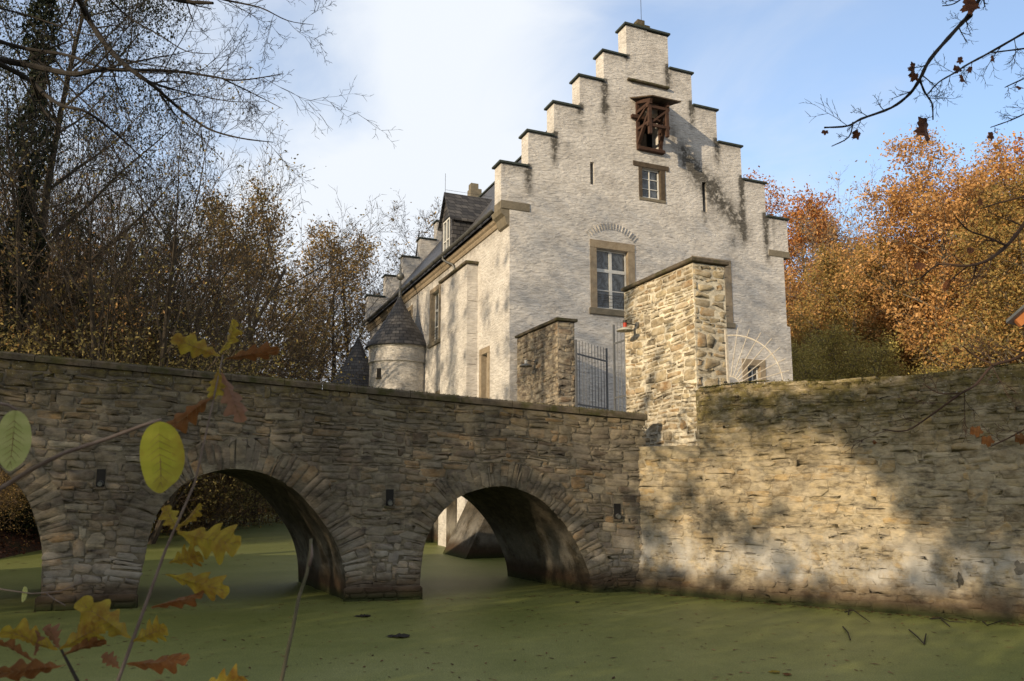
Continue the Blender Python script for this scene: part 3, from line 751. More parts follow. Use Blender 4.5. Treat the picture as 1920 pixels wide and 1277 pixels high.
zs = ZL+ZR+[-.4, 9.65, 13.22, 12.83]+[h[i] for h in HOL for i in (2, 3)]
mb = MB(); grid_wall(mb, GAB, xs, zs, gable_inside, TH, .11)
mb.build('gable_wall', M['whitewash'], house, attr=stain_gable)
LEN = 23.97
GFAR = GAB.shift(0, -(LEN-TH))
mb = MB(); grid_wall(mb, GFAR, SL+SR+[0, 6.5, 13.46, 13.64], ZL+ZR+[-.4, 9.65, 13.22, 12.83], lambda s, z: gable_inside(s, z, False), TH, .5)
mb.build('far_gable_wall', M['whitewash'], house, attr=lambda x, y, z: .2)
for fr in (GAB, GFAR):
    for (S, Z, sg_) in ((SL, ZL, 1), (SR, ZR, -1)):
        for k in range(5 if True else 6):
            a, b = (S[k]-.10*sg_, S[k+1]-.015*sg_); a, b = min(a, b), max(a, b)
            mb = MB(); mb.bev(fr, a, b, -TH-.08, .085, Z[k]+.004, Z[k]+.10, .015, .004); mb.build('step_cap', M['dark_coping'], house)
    mb = MB(); mb.bev(fr, SL[5]-.1, SR[5]+.1, -TH-.08, .085, 22.28, 22.38, .015, .004); mb.build('step_cap', M['dark_coping'], house)
mb = MB(); mb.bev(GAB, 6.05, 6.75, -.55, -.12, 22.385, 22.62, .02, .01); mb.bev(GAB, 6.15, 6.5, -.5, -.16, 22.62, 22.85, .02, .01); mb.build('finial_block', M['coping'], house)
mb = MB(); mb.tube([GAB.p(6.42, -.3, 22.8), GAB.p(6.42, -.3, 25.4)], .012, 5); mb.build('lightning_rod', M['dark_iron'], house)
# kneeler stones
mb = MB(); mb.bev(GAB, -.37, .85, -TH-.02, .03, 13.20, 13.54, .02); mb.build('kneeler', M['sill_stone'], house)
mb = MB(); mb.bev(GAB, 12.63, 13.80, -TH-.02, .03, 12.82, 13.12, .02); mb.build('kneeler', M['sill_stone'], house)
mb = MB(); pr = [(0, 12.55), (.10, 12.60), (.16, 12.75), (.20, 12.92), (.34, 13.02), (.40, 13.18), (.40, 13.21), (0, 13.21)]
P = [FAC.p(a, o, z) for a in (.01, TH+.25) for (o, z) in pr]; n = len(pr)
mb.add(P, [(i, (i+1) % n, n+(i+1) % n, n+i) for i in range(n)]+[tuple(range(n-1, -1, -1)), tuple(range(n, 2*n))]); mb.build('corbel', M['sill_stone'], house)
# ledge above the hoist
mb = MB(); mb.bev(GAB, 5.42, 7.5, -.02, .14, 19.70, 19.80, .02, .004); mb.build('ledge', M['coping'], house)
mb = MB(); mb.box(GAB, .3, 13.2, -TH-.32, -TH-.3, 3, 13.6); mb.box(GAB, 3.2, 10, -TH-.32, -TH-.3, 13.6, 16.5); mb.box(GAB, 5, 8.2, -TH-.32, -TH-.3, 16.5, 19.0); mb.build('dark_backing', M['dark_room'], house)  # near-black sheets stand in for the unlit rooms behind the openings

# long side wall
FH = [(8.90, 10.12, 9.62, 12.14), (13.9, 15.1, 9.62, 12.14), (2.30, 2.95, 4.2, 7.92), (8.35, 9.05, 5.2, 6.9)]
def fac_in(a, z):
    for (p, q, c, d) in FH:
        if p < a < q and c < z < d: return False
    return True
mb = MB(); grid_wall(mb, FAC, [.67, LEN]+[h[i] for h in FH for i in (0, 1)], [-.4, 13.2]+[h[i] for h in FH for i in (2, 3)], fac_in, .5, .35)
def tone_fac(x, y, z):
    return .12+.85*max(0, min(1, (4-z)/2.5))+(.25 if z > 12.6 else 0)  # mossy dark foot, and a darker band under the cornice
mb.build('side_wall', M['whitewash'], house, attr=tone_fac)
RSIDE = GAB.shift(13.45, 0)
mb = MB(); FR2 = Frame(GAB.p(13.46, 0, 0)[:2], V, U); grid_wall(mb, FR2, [.67, LEN], [-.4, 12.9], lambda a, z: True, .5, 2.); mb.build('rear_wall', M['whitewash'], house, attr=lambda x, y, z: .1)
# moulded cornice, gutter, downpipe
mb = MB(); pr = [(0, 12.78), (.06, 12.80), (.10, 12.90), (.10, 12.96), (.17, 13.02), (.22, 13.12), (.22, 13.18), (0, 13.2)]
P = [FAC.p(a, o, z) for a in (.95, LEN+.5) for (o, z) in pr]; n = len(pr)
mb.add(P, [(i, (i+1) % n, n+(i+1) % n, n+i) for i in range(n)]+[tuple(range(n)), tuple(range(n, 2*n))]); mb.build('cornice', M['dressed'], house)
mb = MB(); Q = []
for a in np.linspace(.75, LEN+1.0, 40):
    for j in range(9): t = pi+pi*j/8; Q.append(FAC.p(a, .34+.11*cos(t), 13.42+.12*sin(t)))
mb.add(Q, [(i*9+j, i*9+j+1, i*9+10+j, i*9+9+j) for i in range(39) for j in range(8)])
for a in np.arange(1.5, 24, .8): mb.tube([FAC.p(a, .34+.125*cos(t), 13.42+.135*sin(t)) for t in np.linspace(pi, 2*pi, 9)], .012, 4)
mb.build('gutter', M['zinc'], house)
mb = MB(); mb.tube([FAC.p(7.35, .34, 13.32), FAC.p(7.30, .34, 13.15), FAC.p(7.0, .28, 12.95), FAC.p(6.6, .10, 12.75), FAC.p(6.45, .08, 12.55), FAC.p(6.42, .08, 12.0)], .055, 10); mb.build('downpipe', M['zinc'], house, smooth=True)
# roof
RS = 1.268
def roofz(s): return 13.3+(s+.25)*RS
RI = 6.62
def roof_uv(x, y, z):
    dx, dy = x-B0[0], y-B0[1]; return (dx*V[0]+dy*V[1], z*1.27)
mb = MB()
for t0, t1 in [(TH, LEN-TH)]:
    A = [GAB.p(-.36, -t0, roofz(-.36)), GAB.p(-.36, -t1, roofz(-.36)), GAB.p(RI, -t1, roofz(RI)), GAB.p(RI, -t0, roofz(RI)), GAB.p(13.6, -t1, roofz(-.36)), GAB.p(13.6, -t0, roofz(-.36))]
    mb.add(A, [(0, 1, 2, 3), (3, 2, 4, 5)])
mb.build('roof', M['slate'], house, uvf=roof_uv)
mb = MB(); mb.bar(GAB.p(RI, -TH, roofz(RI)+.03), GAB.p(RI, -LEN+TH, roofz(RI)+.03), .26, .10); mb.build('ridge', M['dark_coping'], house)
mb = MB(); mb.bev(GAB, 6.2, 7.0, -22.4, -21.7, 21.6, 22.95, .02); mb.bev(GAB, 6.25, 6.8, -22.3, -21.8, 22.95, 23.35, .02); mb.build('chimney', M['sill_stone'], house)
mb = MB()
for a in np.arange(2, 23, 1.0): mb.tube([GAB.p(-.1, -a, roofz(-.1)+.0), GAB.p(-.18, -a, roofz(-.1)+.14)], .012, 4)
mb.tube([GAB.p(-.16, -2, roofz(-.1)+.12), GAB.p(-.16, -23, roofz(-.1)+.12)], .012, 4); mb.build('snow_guard', M['dark_iron'], house)
# dormer
do = MB(); t0, t1, zf, ze, za_ = 7.95, 9.6, roofz(.3), 15.72, 17.02; tm = (t0+t1)/2
sb = lambda z: (z-13.3)/RS-.25
g = lambda s, t, z: GAB.p(s, -t, z)
do.add([g(.3, t0, zf), g(.3, t0, ze), g(sb(ze), t0, ze)], [(0, 1, 2)]); do.add([g(.3, t1, zf), g(.3, t1, ze), g(sb(ze), t1, ze)], [(0, 1, 2)])
do.add([g(.3, t0, zf), g(.3, t0+.35, zf), g(.3, t0+.35, ze), g(.3, t0, ze), g(.3, t1-.35, zf), g(.3, t1, zf), g(.3, t1, ze), g(.3, t1-.35, ze)], [(0, 1, 2, 3), (4, 5, 6, 7)])
do.add([g(.3, t0, ze), g(.3, t1, ze), g(.3, tm, za_)], [(0, 1, 2)])
def side_uv(x, y, z):
    dx, dy = x-B0[0], y-B0[1]; return (dx*V[0]+dy*V[1]+dx*U[0]+dy*U[1], z)
D_ = do.build('dormer', M['slate'], house, uvf=side_uv)
def subpart(mb, name, mat, **k):
    o = mb.build(name, mat, None, **k); return o
def child(o, par, root):     # world-space mesh under a part
    o.parent = par; o.location = (0, 0, 0); return o
mb = MB(); ov = .16; sl_ = (za_-ze)/(t1-tm)
for t, sg_ in ((t0, -1), (t1, 1)):
    e = t+sg_*ov; zl = ze-sl_*ov
    mb.add([g(.3-.16, e, zl), g(.3-.16, tm, za_+.05), g(sb(za_)+.1, tm, za_+.05), g(sb(zl)+.05, e, zl)], [(0, 1, 2, 3)])
    mb.add([g(.3-.16, e, zl-.10), g(.3-.16, tm, za_-.05), g(.3-.16, tm, za_+.05), g(.3-.16, e, zl)], [(0, 1, 2, 3)])
    mb.add([g(.3-.16, e, zl-.10), g(.3-.16, e, zl), g(sb(zl), e, zl), g(sb(zl), e, zl-.1)], [(0, 1, 2, 3)])
    mb.add([g(.3-.16, e, zl-.10), g(.3, t, ze-.02), g(sb(ze), t, ze-.02), g(sb(zl), e, zl-.10)], [(0, 1, 2, 3)])
child(mb.build('dormer_roof', M['slate'], None, uvf=side_uv), D_, house)
mb = MB(); mb.box(FAC, t0+.35, t1-.35, -.36, -.34, zf, ze-.1); child(mb.build('pane', M['glass'], None), D_, house)
mb = MB()
for t in (t0+.35, tm, t1-.35): mb.box(FAC, t-.035, t+.035, -.34, -.28, zf, ze-.08)
mb.box(FAC, t0+.35, t1-.35, -.34, -.285, ze-.15, ze-.08); mb.box(FAC, t0+.35, t1-.35, -.34, -.285, zf+.55, zf+.6); child(mb.build('frame', M['white_paint'], None), D_, house)
mb = MB(); mb.tube([g(.2, tm, 17.0), g(.2, tm, 18.05)], .01, 5); mb.tube([g(.2, tm, 17.2), g(sb(za_), tm, 17.2)], .008, 4); child(mb.build('rod', M['dark_iron'], None), D_, house)

# windows ---------------------------------------------------------
def window(fr, a0, a1, z0, z1, sur, sill, bars, smat=None, depth=.18, fw=.055, rail=False, lintel=None, name='window'):
    """a0..z1 the opening; sur=(left,right,top) width of the stone surround"""
    smat = smat or M['dressed']
    mb = MB(); l, r_, t = sur; pr = .025
    if l: mb.bev(fr, a0-l, a0+.002, -depth-.1, pr, z0, z1+.0, .012)
    if r_: mb.bev(fr, a1-.002, a1+r_, -depth-.1, pr, z0, z1+.0, .012)
    if t: mb.bev(fr, a0-(lintel or l), a1+(lintel or r_), -depth-.1, pr+.004, z1+.001, z1+t, .012)
    W = mb.build(name, smat, house)
    if sill:
        mb = MB(); mb.bev(fr, a0-l-sill[0], a1+r_+sill[0], -depth-.1, sill[2], z0-sill[1], z0-.002, .015); child(mb.build('sill', M['sill_stone'], None), W, house)
    mb = MB(); d = -depth; zz0, zz1 = z0+.02, z1-.01
    mb.box(fr, a0, a0+fw, d-.05, d, zz0, zz1); mb.box(fr, a1-fw, a1, d-.05, d, zz0, zz1)
    mb.box(fr, a0+fw, a1-fw, d-.05, d, zz0, zz0+fw*1.3); mb.box(fr, a0+fw, a1-fw, d-.05, d, zz1-fw, zz1)
    for (kind, v, w_) in bars:
        if kind == 'v': mb.box(fr, v-w_/2, v+w_/2, d-.045, d+.012, zz0+fw, zz1-fw)
        else: mb.box(fr, a0+fw, a1-fw, d-.045, d+.006, v-w_/2, v+w_/2)
    child(mb.build('frame', M['white_paint'], None), W, house)
    mb = MB(); mb.add([fr.p(a0, d-.03, z0), fr.p(a1, d-.03, z0), fr.p(a1, d-.03, z1), fr.p(a0, d-.03, z1)], [(0, 1, 2, 3)]); child(mb.build('pane', M['glass'], None), W, house)
    if rail:
        mb = MB()
        for k in range(4): mb.tube([fr.p(a0+.01, -.06, z0+.14+k*.15), fr.p(a1-.01, -.06, z0+.14+k*.15)], .010, 5)
        child(mb.build('guard_rail', M['dark_iron'], None), W, house)
    return W
am = (3.80+5.28)/2
window(GAB, 3.80, 5.28, 9.62, 12.12, (.29, .32, .34), (.07, .26, .08), [('v', am, .13), ('h', 11.25, .14), ('h', 10.42, .04)], rail=True)
am = (8.75+10.15)/2
window(GAB, 8.75, 10.15, 9.55, 12.0, (.32, .34, .34), (.07, .22, .08), [('v', am, .13), ('h', 11.15, .14), ('h', 10.35, .04)], rail=True)
window(GAB, 6.05, 6.98, 14.60, 15.93, (.16, .22, .22), (.0, .14, .03), [('v', 6.5, .035), ('h', 15.05, .03), ('h', 15.48, .03)], smat=M['old_wood'], depth=.14, fw=.06, lintel=.42)
window(GAB, 11.15, 11.85, 6.6, 7.75, (.28, .28, .28), (.03, .15, .05), [('v', 11.55, .06)], smat=M['dressed'], fw=.05)
am = (8.90+10.12)/2
window(FAC, 8.90, 10.12, 9.62, 12.14, (.28, .28, .25), (.06, .2, .1), [('v', am, .12), ('h', 11.25, .12), ('h', 10.42, .04)], rail=True)
window(FAC, 13.9, 15.1, 9.62, 12.14, (.28, .28, .25), (.06, .2, .1), [('v', 14.5, .12), ('h', 11.25, .12)])
window(FAC, 8.35, 9.05, 5.2, 6.9, (.2, .2, .22), None, [('v', 8.7, .05)])
window(FAC, 2.30, 2.95, 4.2, 7.92, (.25, .25, .26), None, [('v', 2.62, .05), ('h', 6.7, .06), ('h', 5.5, .04)], name='door_window', depth=.22)
# relieving arch of rough stones above the main window
mb = MB()
for k in range(26):
    t = R(205-180)+R(130)*k/25; c = (4.54, 11.55); rr = 1.42
    p0 = (c[0]+rr*cos(t)*1.0, c[1]+rr*sin(t)*1.0); p1 = (c[0]+(rr+.28)*cos(t), c[1]+(rr+.28)*sin(t))
    if p0[1] < 12.52: continue
    mb.bar(GAB.p(p0[0], .0, p0[1]), GAB.p(p1[0], .0, p1[1]), random.uniform(.06, .12), .022)
mb.build('relieving_arch', M['whitewash'], house, attr=lambda x, y, z: .25)

# side buttress (lesene) with cap
mb = MB(); grid_wall(mb, FAC.shift(0, .48), [3.5, 7.05], [-.4, 11.9], lambda a, z: True, .479, .4); mb.build('buttress', M['whitewash'], house, attr=lambda x, y, z: .12)
mb = MB(); mb.bev(FAC, 3.38, 7.15, .004, .60, 11.91, 12.03, .02, .004); mb.build('buttress_cap', M['coping'], house)
mb = MB()
for z in (10.3, 8.9, 7.6): mb = MB(); mb.box(FAC, 3.494, 3.497, .06, .44, z, z+.015); mb.build('joint', M['old_wood'], house)
# sloping corner buttress at the foot of the house
mb = MB(); P = []
for (a, z, o0) in ((-.02, -.4, 1.9), (-.02, 3.3, .05), (2.6, -.4, 1.9), (2.6, 3.3, .05)): P.append(FAC.p(a, o0, z))
P += [FAC.p(-.02, 0, -.4), FAC.p(-.02, 0, 3.3), FAC.p(2.6, 0, -.4), FAC.p(2.6, 0, 3.3)]
mb.add(P, [(0, 2, 3, 1), (4, 0, 1, 5), (2, 6, 7, 3), (1, 3, 7, 5)]); mb.build('foot_buttress', M['vault'], house)
for a in (4.5, 9.0):
    mb = MB(); mb.bev(FAC, a, a+1.2, -.01, .55, -.4, 2.6, .04); mb.build('foot_buttress', M['vault'], house)
mb = MB(); mb.bev(FAC, .0, LEN, -.02, .22, -.4, 2.1, .06); mb.build('foot_wall', M['vault'], house)

# turrets
def turret(tc_, oc, r, ze, zap, kind):
    c = FAC.p(tc_, oc, 0)
    mb = MB(); mb.lathe(c, [(r-.05, -.4), (r-.05, ze-.85), (r+.03, ze-.83), (r+.03, ze-.78), (r, ze-.74), (r, ze-.12), (r+.06, ze-.08), (r+.06, ze+.02)], 56)
    T = mb.build('turret', M['whitewash'], house, attr=lambda x, y, z: .10+.25*(ze-.9 < z < ze-.7))
    prof = [(r+.20, ze-.02), (r+.14, ze+.10)]
    H = zap-ze
    for k in range(1, 13): t = k/12; prof.append(((r+.14)*(1-t)**1.08+.05*t-.06*sin(pi*t), ze+.10+(H-.10)*t))
    def cuv(x, y, z): 
        return ((math.atan2(y-c[1], x-c[0]))*1.2, (z-ze)*1.15)
    mb = MB(); n = 10 if True else 8
    mb.lathe(c, prof, 40); child(mb.build('cone_roof', M['slate'], None, uvf=cuv), T, house)
    if kind:
        mb = MB(); mb.lathe(c, [(.09, zap-.35), (.075, zap+.35), (.06, zap+.8), (.06, zap+.84)]+[(max(.03, .21*sin(pi*k/8)), zap+1.03-.21*cos(pi*k/8)) for k in range(1, 8)]+[(.07, zap+1.26), (.03, zap+1.7), (.008, zap+2.2)], 16)
        child(mb.build('finial', M['zinc'], None, smooth=True), T, house)
        # loophole
        d = Vector((0-c[0], 0-c[1])).normalized(); ang = math.atan2(d.y, d.x)-R(40)
        fr = Frame((c[0]+cos(ang)*(r-.06), c[1]+sin(ang)*(r-.06)), (-sin(ang), cos(ang)), (cos(ang), sin(ang)))
        mb = MB(); mb.box(fr, -.13, .13, -.05, .03, 7.95, 8.42); child(mb.build('loophole', M['dark_room'], None), T, house)
        mb = MB(); mb.box(fr, -.17, .17, -.05, .06, 7.88, 7.95); child(mb.build('sill', M['coping'], None), T, house)
turret(12.2, 1.1, 1.53, 9.62, 12.45, True)
turret(18.6, 1.9, 1.6, 8.0, 11.3, False)

# timber hoist bay
ho = MB(); w_ = .13
f0, f1 = 5.86, 6.62; b0, b1 = 5.88, 7.0; oz = 1.0
for f_, bb in ((f0, b0), (f1+.08, b1)):
    ho.bar(GAB.p(f_, oz, 16.95), GAB.p(f_, oz, 18.42), w_)
    ho.bar(GAB.p(bb, .04, 16.75), GAB.p(bb, .04, 18.75), w_)
    ho.bar(GAB.p(bb, .0, 16.85), GAB.p(f_, oz, 17.95), w_, .12)
    ho.bar(GAB.p(bb, .0, 18.30), GAB.p(f_, oz+.12, 18.30), w_, .12)
    ho.bar(GAB.p(bb, .0, 17.55), GAB.p(f_, oz, 17.50), .10, .10)
    ho.bar(GAB.p(bb, .0, 18.80), GAB.p(f_, oz+.14, 18.36), .11, .14)
    ho.bar(GAB.p(bb, .02, 17.9), GAB.p(f_, oz, 18.35), .09, .10)
for z in (17.35, 18.16): ho.bar(GAB.p(f0-.12, oz, z), GAB.p(f1+.20, oz, z), .10, .12)
ho.bar(GAB.p(f0, oz-.02, 17.4), GAB.p(f1+.08, oz-.02, 18.1), .08, .08)
ho.bar(GAB.p(5.55, .1, 18.08), GAB.p(7.15, .1, 18.08), .14)
HO = ho.build('hoist_bay', M['timber'], house)
mb = MB(); P = [GAB.p(5.55, -.0, 18.97), GAB.p(7.45, -.0, 18.97), GAB.p(7.22, 1.32, 18.50), GAB.p(5.80, 1.32, 18.50)]
P += [(x, y, z-.05) for x, y, z in P]; mb.add(P, [(0, 1, 2, 3), (7, 6, 5, 4), (0, 3, 7, 4), (1, 5, 6, 2), (3, 2, 6, 7)]); child(mb.build('bay_roof', M['old_wood'], None), HO, house)
mb = MB(); mb.bev(GAB, 5.82, 7.16, -.1, .16, 16.64, 16.80, .02); child(mb.build('sill', M['timber'], None), HO, house)
mb = MB(); mb.box(GAB, 6.1, 6.5, -.32, -.26, 16.82, 17.6); child(mb.build('hatch', M['old_wood'], None), HO, house)

# shed roof on the right
sh = thing('shed', 'small shed with grey roof and orange rafters at the right edge', 'shed', (17.5, 27, 4))
mb = MB(); P0 = at(1884, 612, 25); P1 = Vector((P0.x+3.2, 25, P0.z+2.65)); 
for dz, nm, mt, off in ((0, 'roof', M['slate'], 0), ):
    P = [(P0.x-.2, 24.6, P0.z), (P1.x-.2, 24.6, P1.z), (P1.x+9, 30.6, P1.z), (P0.x+9, 30.6, P0.z)]
    P += [(x, y, z+.10) for x, y, z in P]; mb.add(P, [(3, 2, 1, 0), (4, 5, 6, 7), (0, 1, 5, 4), (3, 0, 4, 7), (1, 2, 6, 5), (2, 3, 7, 6)])
mb.build('roof', M['zinc'], sh)
mb = MB()
for y in (24.75, 25.6, 26.5, 27.4):
    mb = MB(); e = (y-24.6)*1.53-.2; mb.bar((P0.x+.22+e, y, P0.z+.02), (P1.x+e, y, P1.z-.17), .13, .26); mb.build('rafter', M['roof_orange'], sh)
mb = MB(); SF = Frame((P0.x+1.0, 25.2), (1, 0), (.59, .81)); mb.box(SF, 0, 4, 0, 5.5, 3.5, P0.z+.6); mb.build('wall', M['timber'], sh)

# ------------------------------------------------------------------ ground, water
MOAT = [(-19, 4.6), (9, 4.2), (40, 4.0), (40, 9), (14.0, 12.2), (4.475, 18.9), (4.3, 19.2), (.0, 29.3), (-9.2, 50.9), (-9.0, 62), (4, 76), (-19, 75), (-28, 79), (-33, 74), (-26, 50), (-19.5, 34), (-18.3, 29), (-18, 22), (-19, 12)]
def seg_d(px, py, a, b):
    ax, ay = a; bx, by = b; dx, dy = bx-ax, by-ay
    t = np.clip(((px-ax)*dx+(py-ay)*dy)/(dx*dx+dy*dy), 0, 1); return np.hypot(px-ax-t*dx, py-ay-t*dy)
def terrain(px, py):
    d = np.full(px.shape, 1e9); ins = np.zeros(px.shape, bool); n = len(MOAT)
    for i in range(n):
        a, b = MOAT[i], MOAT[(i+1) % n]; d = np.minimum(d, seg_d(px, py, a, b))
        c = ((a[1] > py) != (b[1] > py)) & (px < (b[0]-a[0])*(py-a[1])/(b[1]-a[1]+1e-12)+a[0]); ins ^= c
    far = np.clip((py-10)/30, 0, 1)
    hmax = .9+2.6*far
    h = np.where(ins, -np.clip(d*.5, 0, 1.2), -.08+hmax*(1-np.exp(-d/(2.2+3*far))))
    h = np.where(~ins, h+np.clip(d-1, 0, 4)*.03*(np.sin(px*.7)+np.cos(py*.6))+.02*np.clip(d-20, 0, 120)*far, h)
    return h
def grid_mesh(name, x0, x1, y0, y1, st, mat, fn, skip=None):
    xs = np.arange(x0, x1+st/2, st); ys = np.arange(y0, y1+st/2, st); X, Y = np.meshgrid(xs, ys); Z = fn(X, Y)
    nx = len(xs); v = np.stack([X, Y, Z], -1).reshape(-1, 3); I = np.arange((nx)*(len(ys)-1)).reshape(-1, nx)[:, :-1].ravel()
    f = np.stack([I, I+1, I+nx+1, I+nx], 1)
    return mesh_np(name, v, f, np.zeros(len(f)), mat, smooth=True)
tag(grid_mesh('ground', -160, 200, -60, 260, 1.0, M['ground'], terrain), kind='structure')
def far_ground(X, Y): return np.where((np.abs(X-20) < 175) & (Y > -55) & (Y < 255), -3., 1.)+0*X
tag(grid_mesh('far_ground', -1500, 1500, -1200, 1800, 60, M['ground'], lambda X, Y: np.where((X > -165) & (X < 205) & (Y > -65) & (Y < 265), -3., 4.)), kind='structure')
mb = MB(); nx = 40
mb.add([(-45, 2, 0), (45, 2, 0), (45, 90, 0), (-45, 90, 0)], [(0, 1, 2, 3)]); tag(mb.build('water', M['duckweed']), kind='structure')
mb = MB(); mb.add([GAT.p(.3, -.2, 3.62), WAL.p(14, -.3, 3.9), (60, 40, 3.9), (60, 80, 3.9), FAC.p(24, .1-.3, 3.62), FAC.p(0, -.3, 3.62), GAT.p(9, -.2, 3.62)], [(0, 1, 2, 3, 4, 5, 6)])
tag(mb.build('courtyard_ground', M['gravel']), kind='structure')

# ------------------------------------------------------------------ vegetation
def rand_perp(d):
    v = Vector((random.gauss(0, 1), random.gauss(0, 1), random.gauss(0, 1))); v -= d*v.dot(d); return v.normalized()
def grow(mb, tips, p, d, L, r, lv, S):
    """recursive branch; S: dict of per-level lists"""
    ns = S['seg'][lv]; pts = [tuple(p)]; rad = [r]; cur = Vector(p); dd = Vector(d); re = r*S['tap'][lv]; dirs = [Vector(dd)]
    for i in range(ns):
        dd = (dd+rand_perp(dd)*S['wig'][lv]+Vector((0, 0, S['up'][lv]))).normalized(); cur = cur+dd*(L/ns)
        pts.append(tuple(cur)); rad.append(r+(re-r)*(i+1)/ns); dirs.append(Vector(dd))
    mb.tube(pts, rad, S['sides'][lv], cap=False, r=random.random())
    if lv+1 >= len(S['seg']): tips.append((pts[-1], pts[len(pts)//2])); return
    n = S['n'][lv]; f0 = S['f0'][lv]; ga = random.uniform(0, 6.28)
    for k in range(n):
        f = f0+(1-f0)*((k+random.random())/n); i = min(int(f*ns), ns-1); t = f*ns-i
        q = Vector(pts[i]).lerp(Vector(pts[i+1]), t); ax = dirs[min(i+1, ns)]
        ga += 2.4+random.uniform(-.5, .5)
        x = ax.cross(Vector((.31, .17, .93))).normalized(); y = ax.cross(x)
        a = R(S['ang'][lv]+random.uniform(-12, 12))
        nd = (ax*cos(a)+(x*cos(ga)+y*sin(ga))*sin(a)).normalized()
        rr = (r+(re-r)*f)*S['rr'][lv]
        grow(mb, tips, q, nd, L*S['lr'][lv]*(1-S['fall'][lv]*(f-f0)/(1-f0+1e-6))*random.uniform(.75, 1.2), max(rr, S['rmin']), lv+1, S)
def leaves_np(tips, per, spread, size, rng, crown=None, stretch=(1, 1, 1)):
    T = np.array([t[0] for t in tips]+[t[1] for t in tips]); n = len(T)*per
    C = np.repeat(T, per, 0)+rng.normal(0, spread, (n, 3))*np.array(stretch); return leaf_quads(C, size, rng, np.repeat(rng.random(len(T)), per))
def leaf_quads(C, size, rng, cl=None):
    n = len(C); a = rng.normal(size=(n, 3)); a /= np.linalg.norm(a, axis=1, keepdims=True)
    b = rng.normal(size=(n, 3)); b -= a*(a*b).sum(1, keepdims=True); b /= np.linalg.norm(b, axis=1, keepdims=True)
    s = size*rng.uniform(.6, 1.3, (n, 1)); c_ = np.cross(a, b)*s*.18
    v = np.stack([C-a*s, C+b*s*.5+c_, C+a*s, C-b*s*.5+c_], 1).reshape(-1, 3)
    f = np.arange(n*4).reshape(-1, 4); rnd = rng.random(n)*.6+(cl if cl is not None else rng.random(n))*.4
    return v, f, rnd
SPEC = {
 'fan':   dict(seg=[7, 7, 5, 4, 3], wig=[.05, .07, .10, .13, .15], up=[.0, .05, .05, .05, .02], tap=[.45, .15, .2, .3, .4], n=[12, 8, 6, 3], f0=[.08, .22, .15, .1], ang=[30, 32, 36, 40], rr=[.5, .45, .5, .6], lr=[.78, .46, .42, .5], fall=[.45, .5, .4, .2], sides=[8, 5, 4, 3, 3], rmin=.010),
 'tall':  dict(seg=[9, 6, 5, 3, 3], wig=[.04, .09, .12, .15, .18], up=[.02, .08, .05, .03, .0], tap=[.15, .2, .25, .3, .4], n=[22, 8, 6, 4], f0=[.28, .2, .15, .1], ang=[52, 42, 42, 45], rr=[.42, .5, .5, .6], lr=[.33, .5, .45, .5], fall=[.55, .4, .3, .2], sides=[8, 5, 4, 3, 3], rmin=.012),
 'beech': dict(seg=[8, 6, 5, 3], wig=[.05, .10, .14, .18], up=[.02, .06, .02, .0], tap=[.2, .2, .25, .3], n=[22, 11, 8], f0=[.22, .2, .12], ang=[55, 48, 48], rr=[.45, .5, .5], lr=[.40, .50, .45], fall=[.5, .35, .3], sides=[8, 5, 4, 3], rmin=.014),
 'shrub': dict(seg=[4, 4, 3, 3], wig=[.1, .14, .18, .2], up=[.02, .04, .02, .0], tap=[.4, .3, .3, .3], n=[8, 6, 5], f0=[.05, .15, .1], ang=[42, 45, 48], rr=[.6, .55, .5], lr=[.75, .5, .45], fall=[.3, .35, .3], sides=[5, 4, 3, 3], rmin=.012),
}
def make_tree(name, kind, H, r, leafmat, per, spread, size, bark, stems=1, seed=0, lean=0, ivy=False, twig=None, stretch=(1, 1, 1), keep=1.0, ztop=99, zfade=1.):
    random.seed(seed); rng = np.random.default_rng(seed)
    root = bpy.data.objects.new(name, None); COL.objects.link(root)
    mb = MB(); tips = []; S = SPEC[kind]
    for k in range(stems):
        a = 2*pi*k/stems+seed; tl = (.0 if stems == 1 else .30)
        d = Vector((cos(a)*tl+lean, sin(a)*tl, 1)).normalized()
        grow(mb, tips, (cos(a)*.2*(stems > 1), sin(a)*.2*(stems > 1), -1.0), d, H*(.86 if stems == 1 else random.uniform(.62, .75)), r*(1 if stems == 1 else .6), 0, S)
    o = mb.build('trunk', bark); o.parent = root
    if per > 0:
        tips = [t for t in tips if t[0][2] < ztop or random.random() < .06*zfade]
        if keep < 1: tips = [t for t in tips if random.random() < keep]
        v, f, q = leaves_np(tips, per, spread, size, rng, stretch=stretch)
        if ivy:
            n = 9000; zz = rng.random(n)**.8*H*.86; th_ = rng.random(n)*6.28; rr = (.55+.5*np.sin(zz*1.3)+.5)*rng.random(n)**.5*(1.15-zz/H*.6)
            v2, f2, q2 = leaf_quads(np.stack([rr*np.cos(th_), rr*np.sin(th_), zz], 1), .14, rng); v = np.concatenate([v, v2]); f = np.concatenate([f, f2+len(v)-len(v2)]); q = np.concatenate([q, q2*.6])
        mesh_np('crown', v, f, q, leafmat, root, local=True)
    return root
def copy_tree(src):
    c = src.copy(); COL.objects.link(c)
    for ch in src.children:
        d = ch.copy(); COL.objects.link(d); d.parent = c
    return c
def put(o, x, Y, z=None, rot=0, s=1, label=None, cat='tree', group=None, sz=None):
    X = (x-960)/1460*Y
    gz = float(terrain(np.array([X]), np.array([float(Y)]))[0]) if z is None else z
    o.location = (X, Y, gz-.1); o.rotation_euler = (0, 0, rot); o.scale = (s, s, sz or s); tag(o, label, cat, group); return o

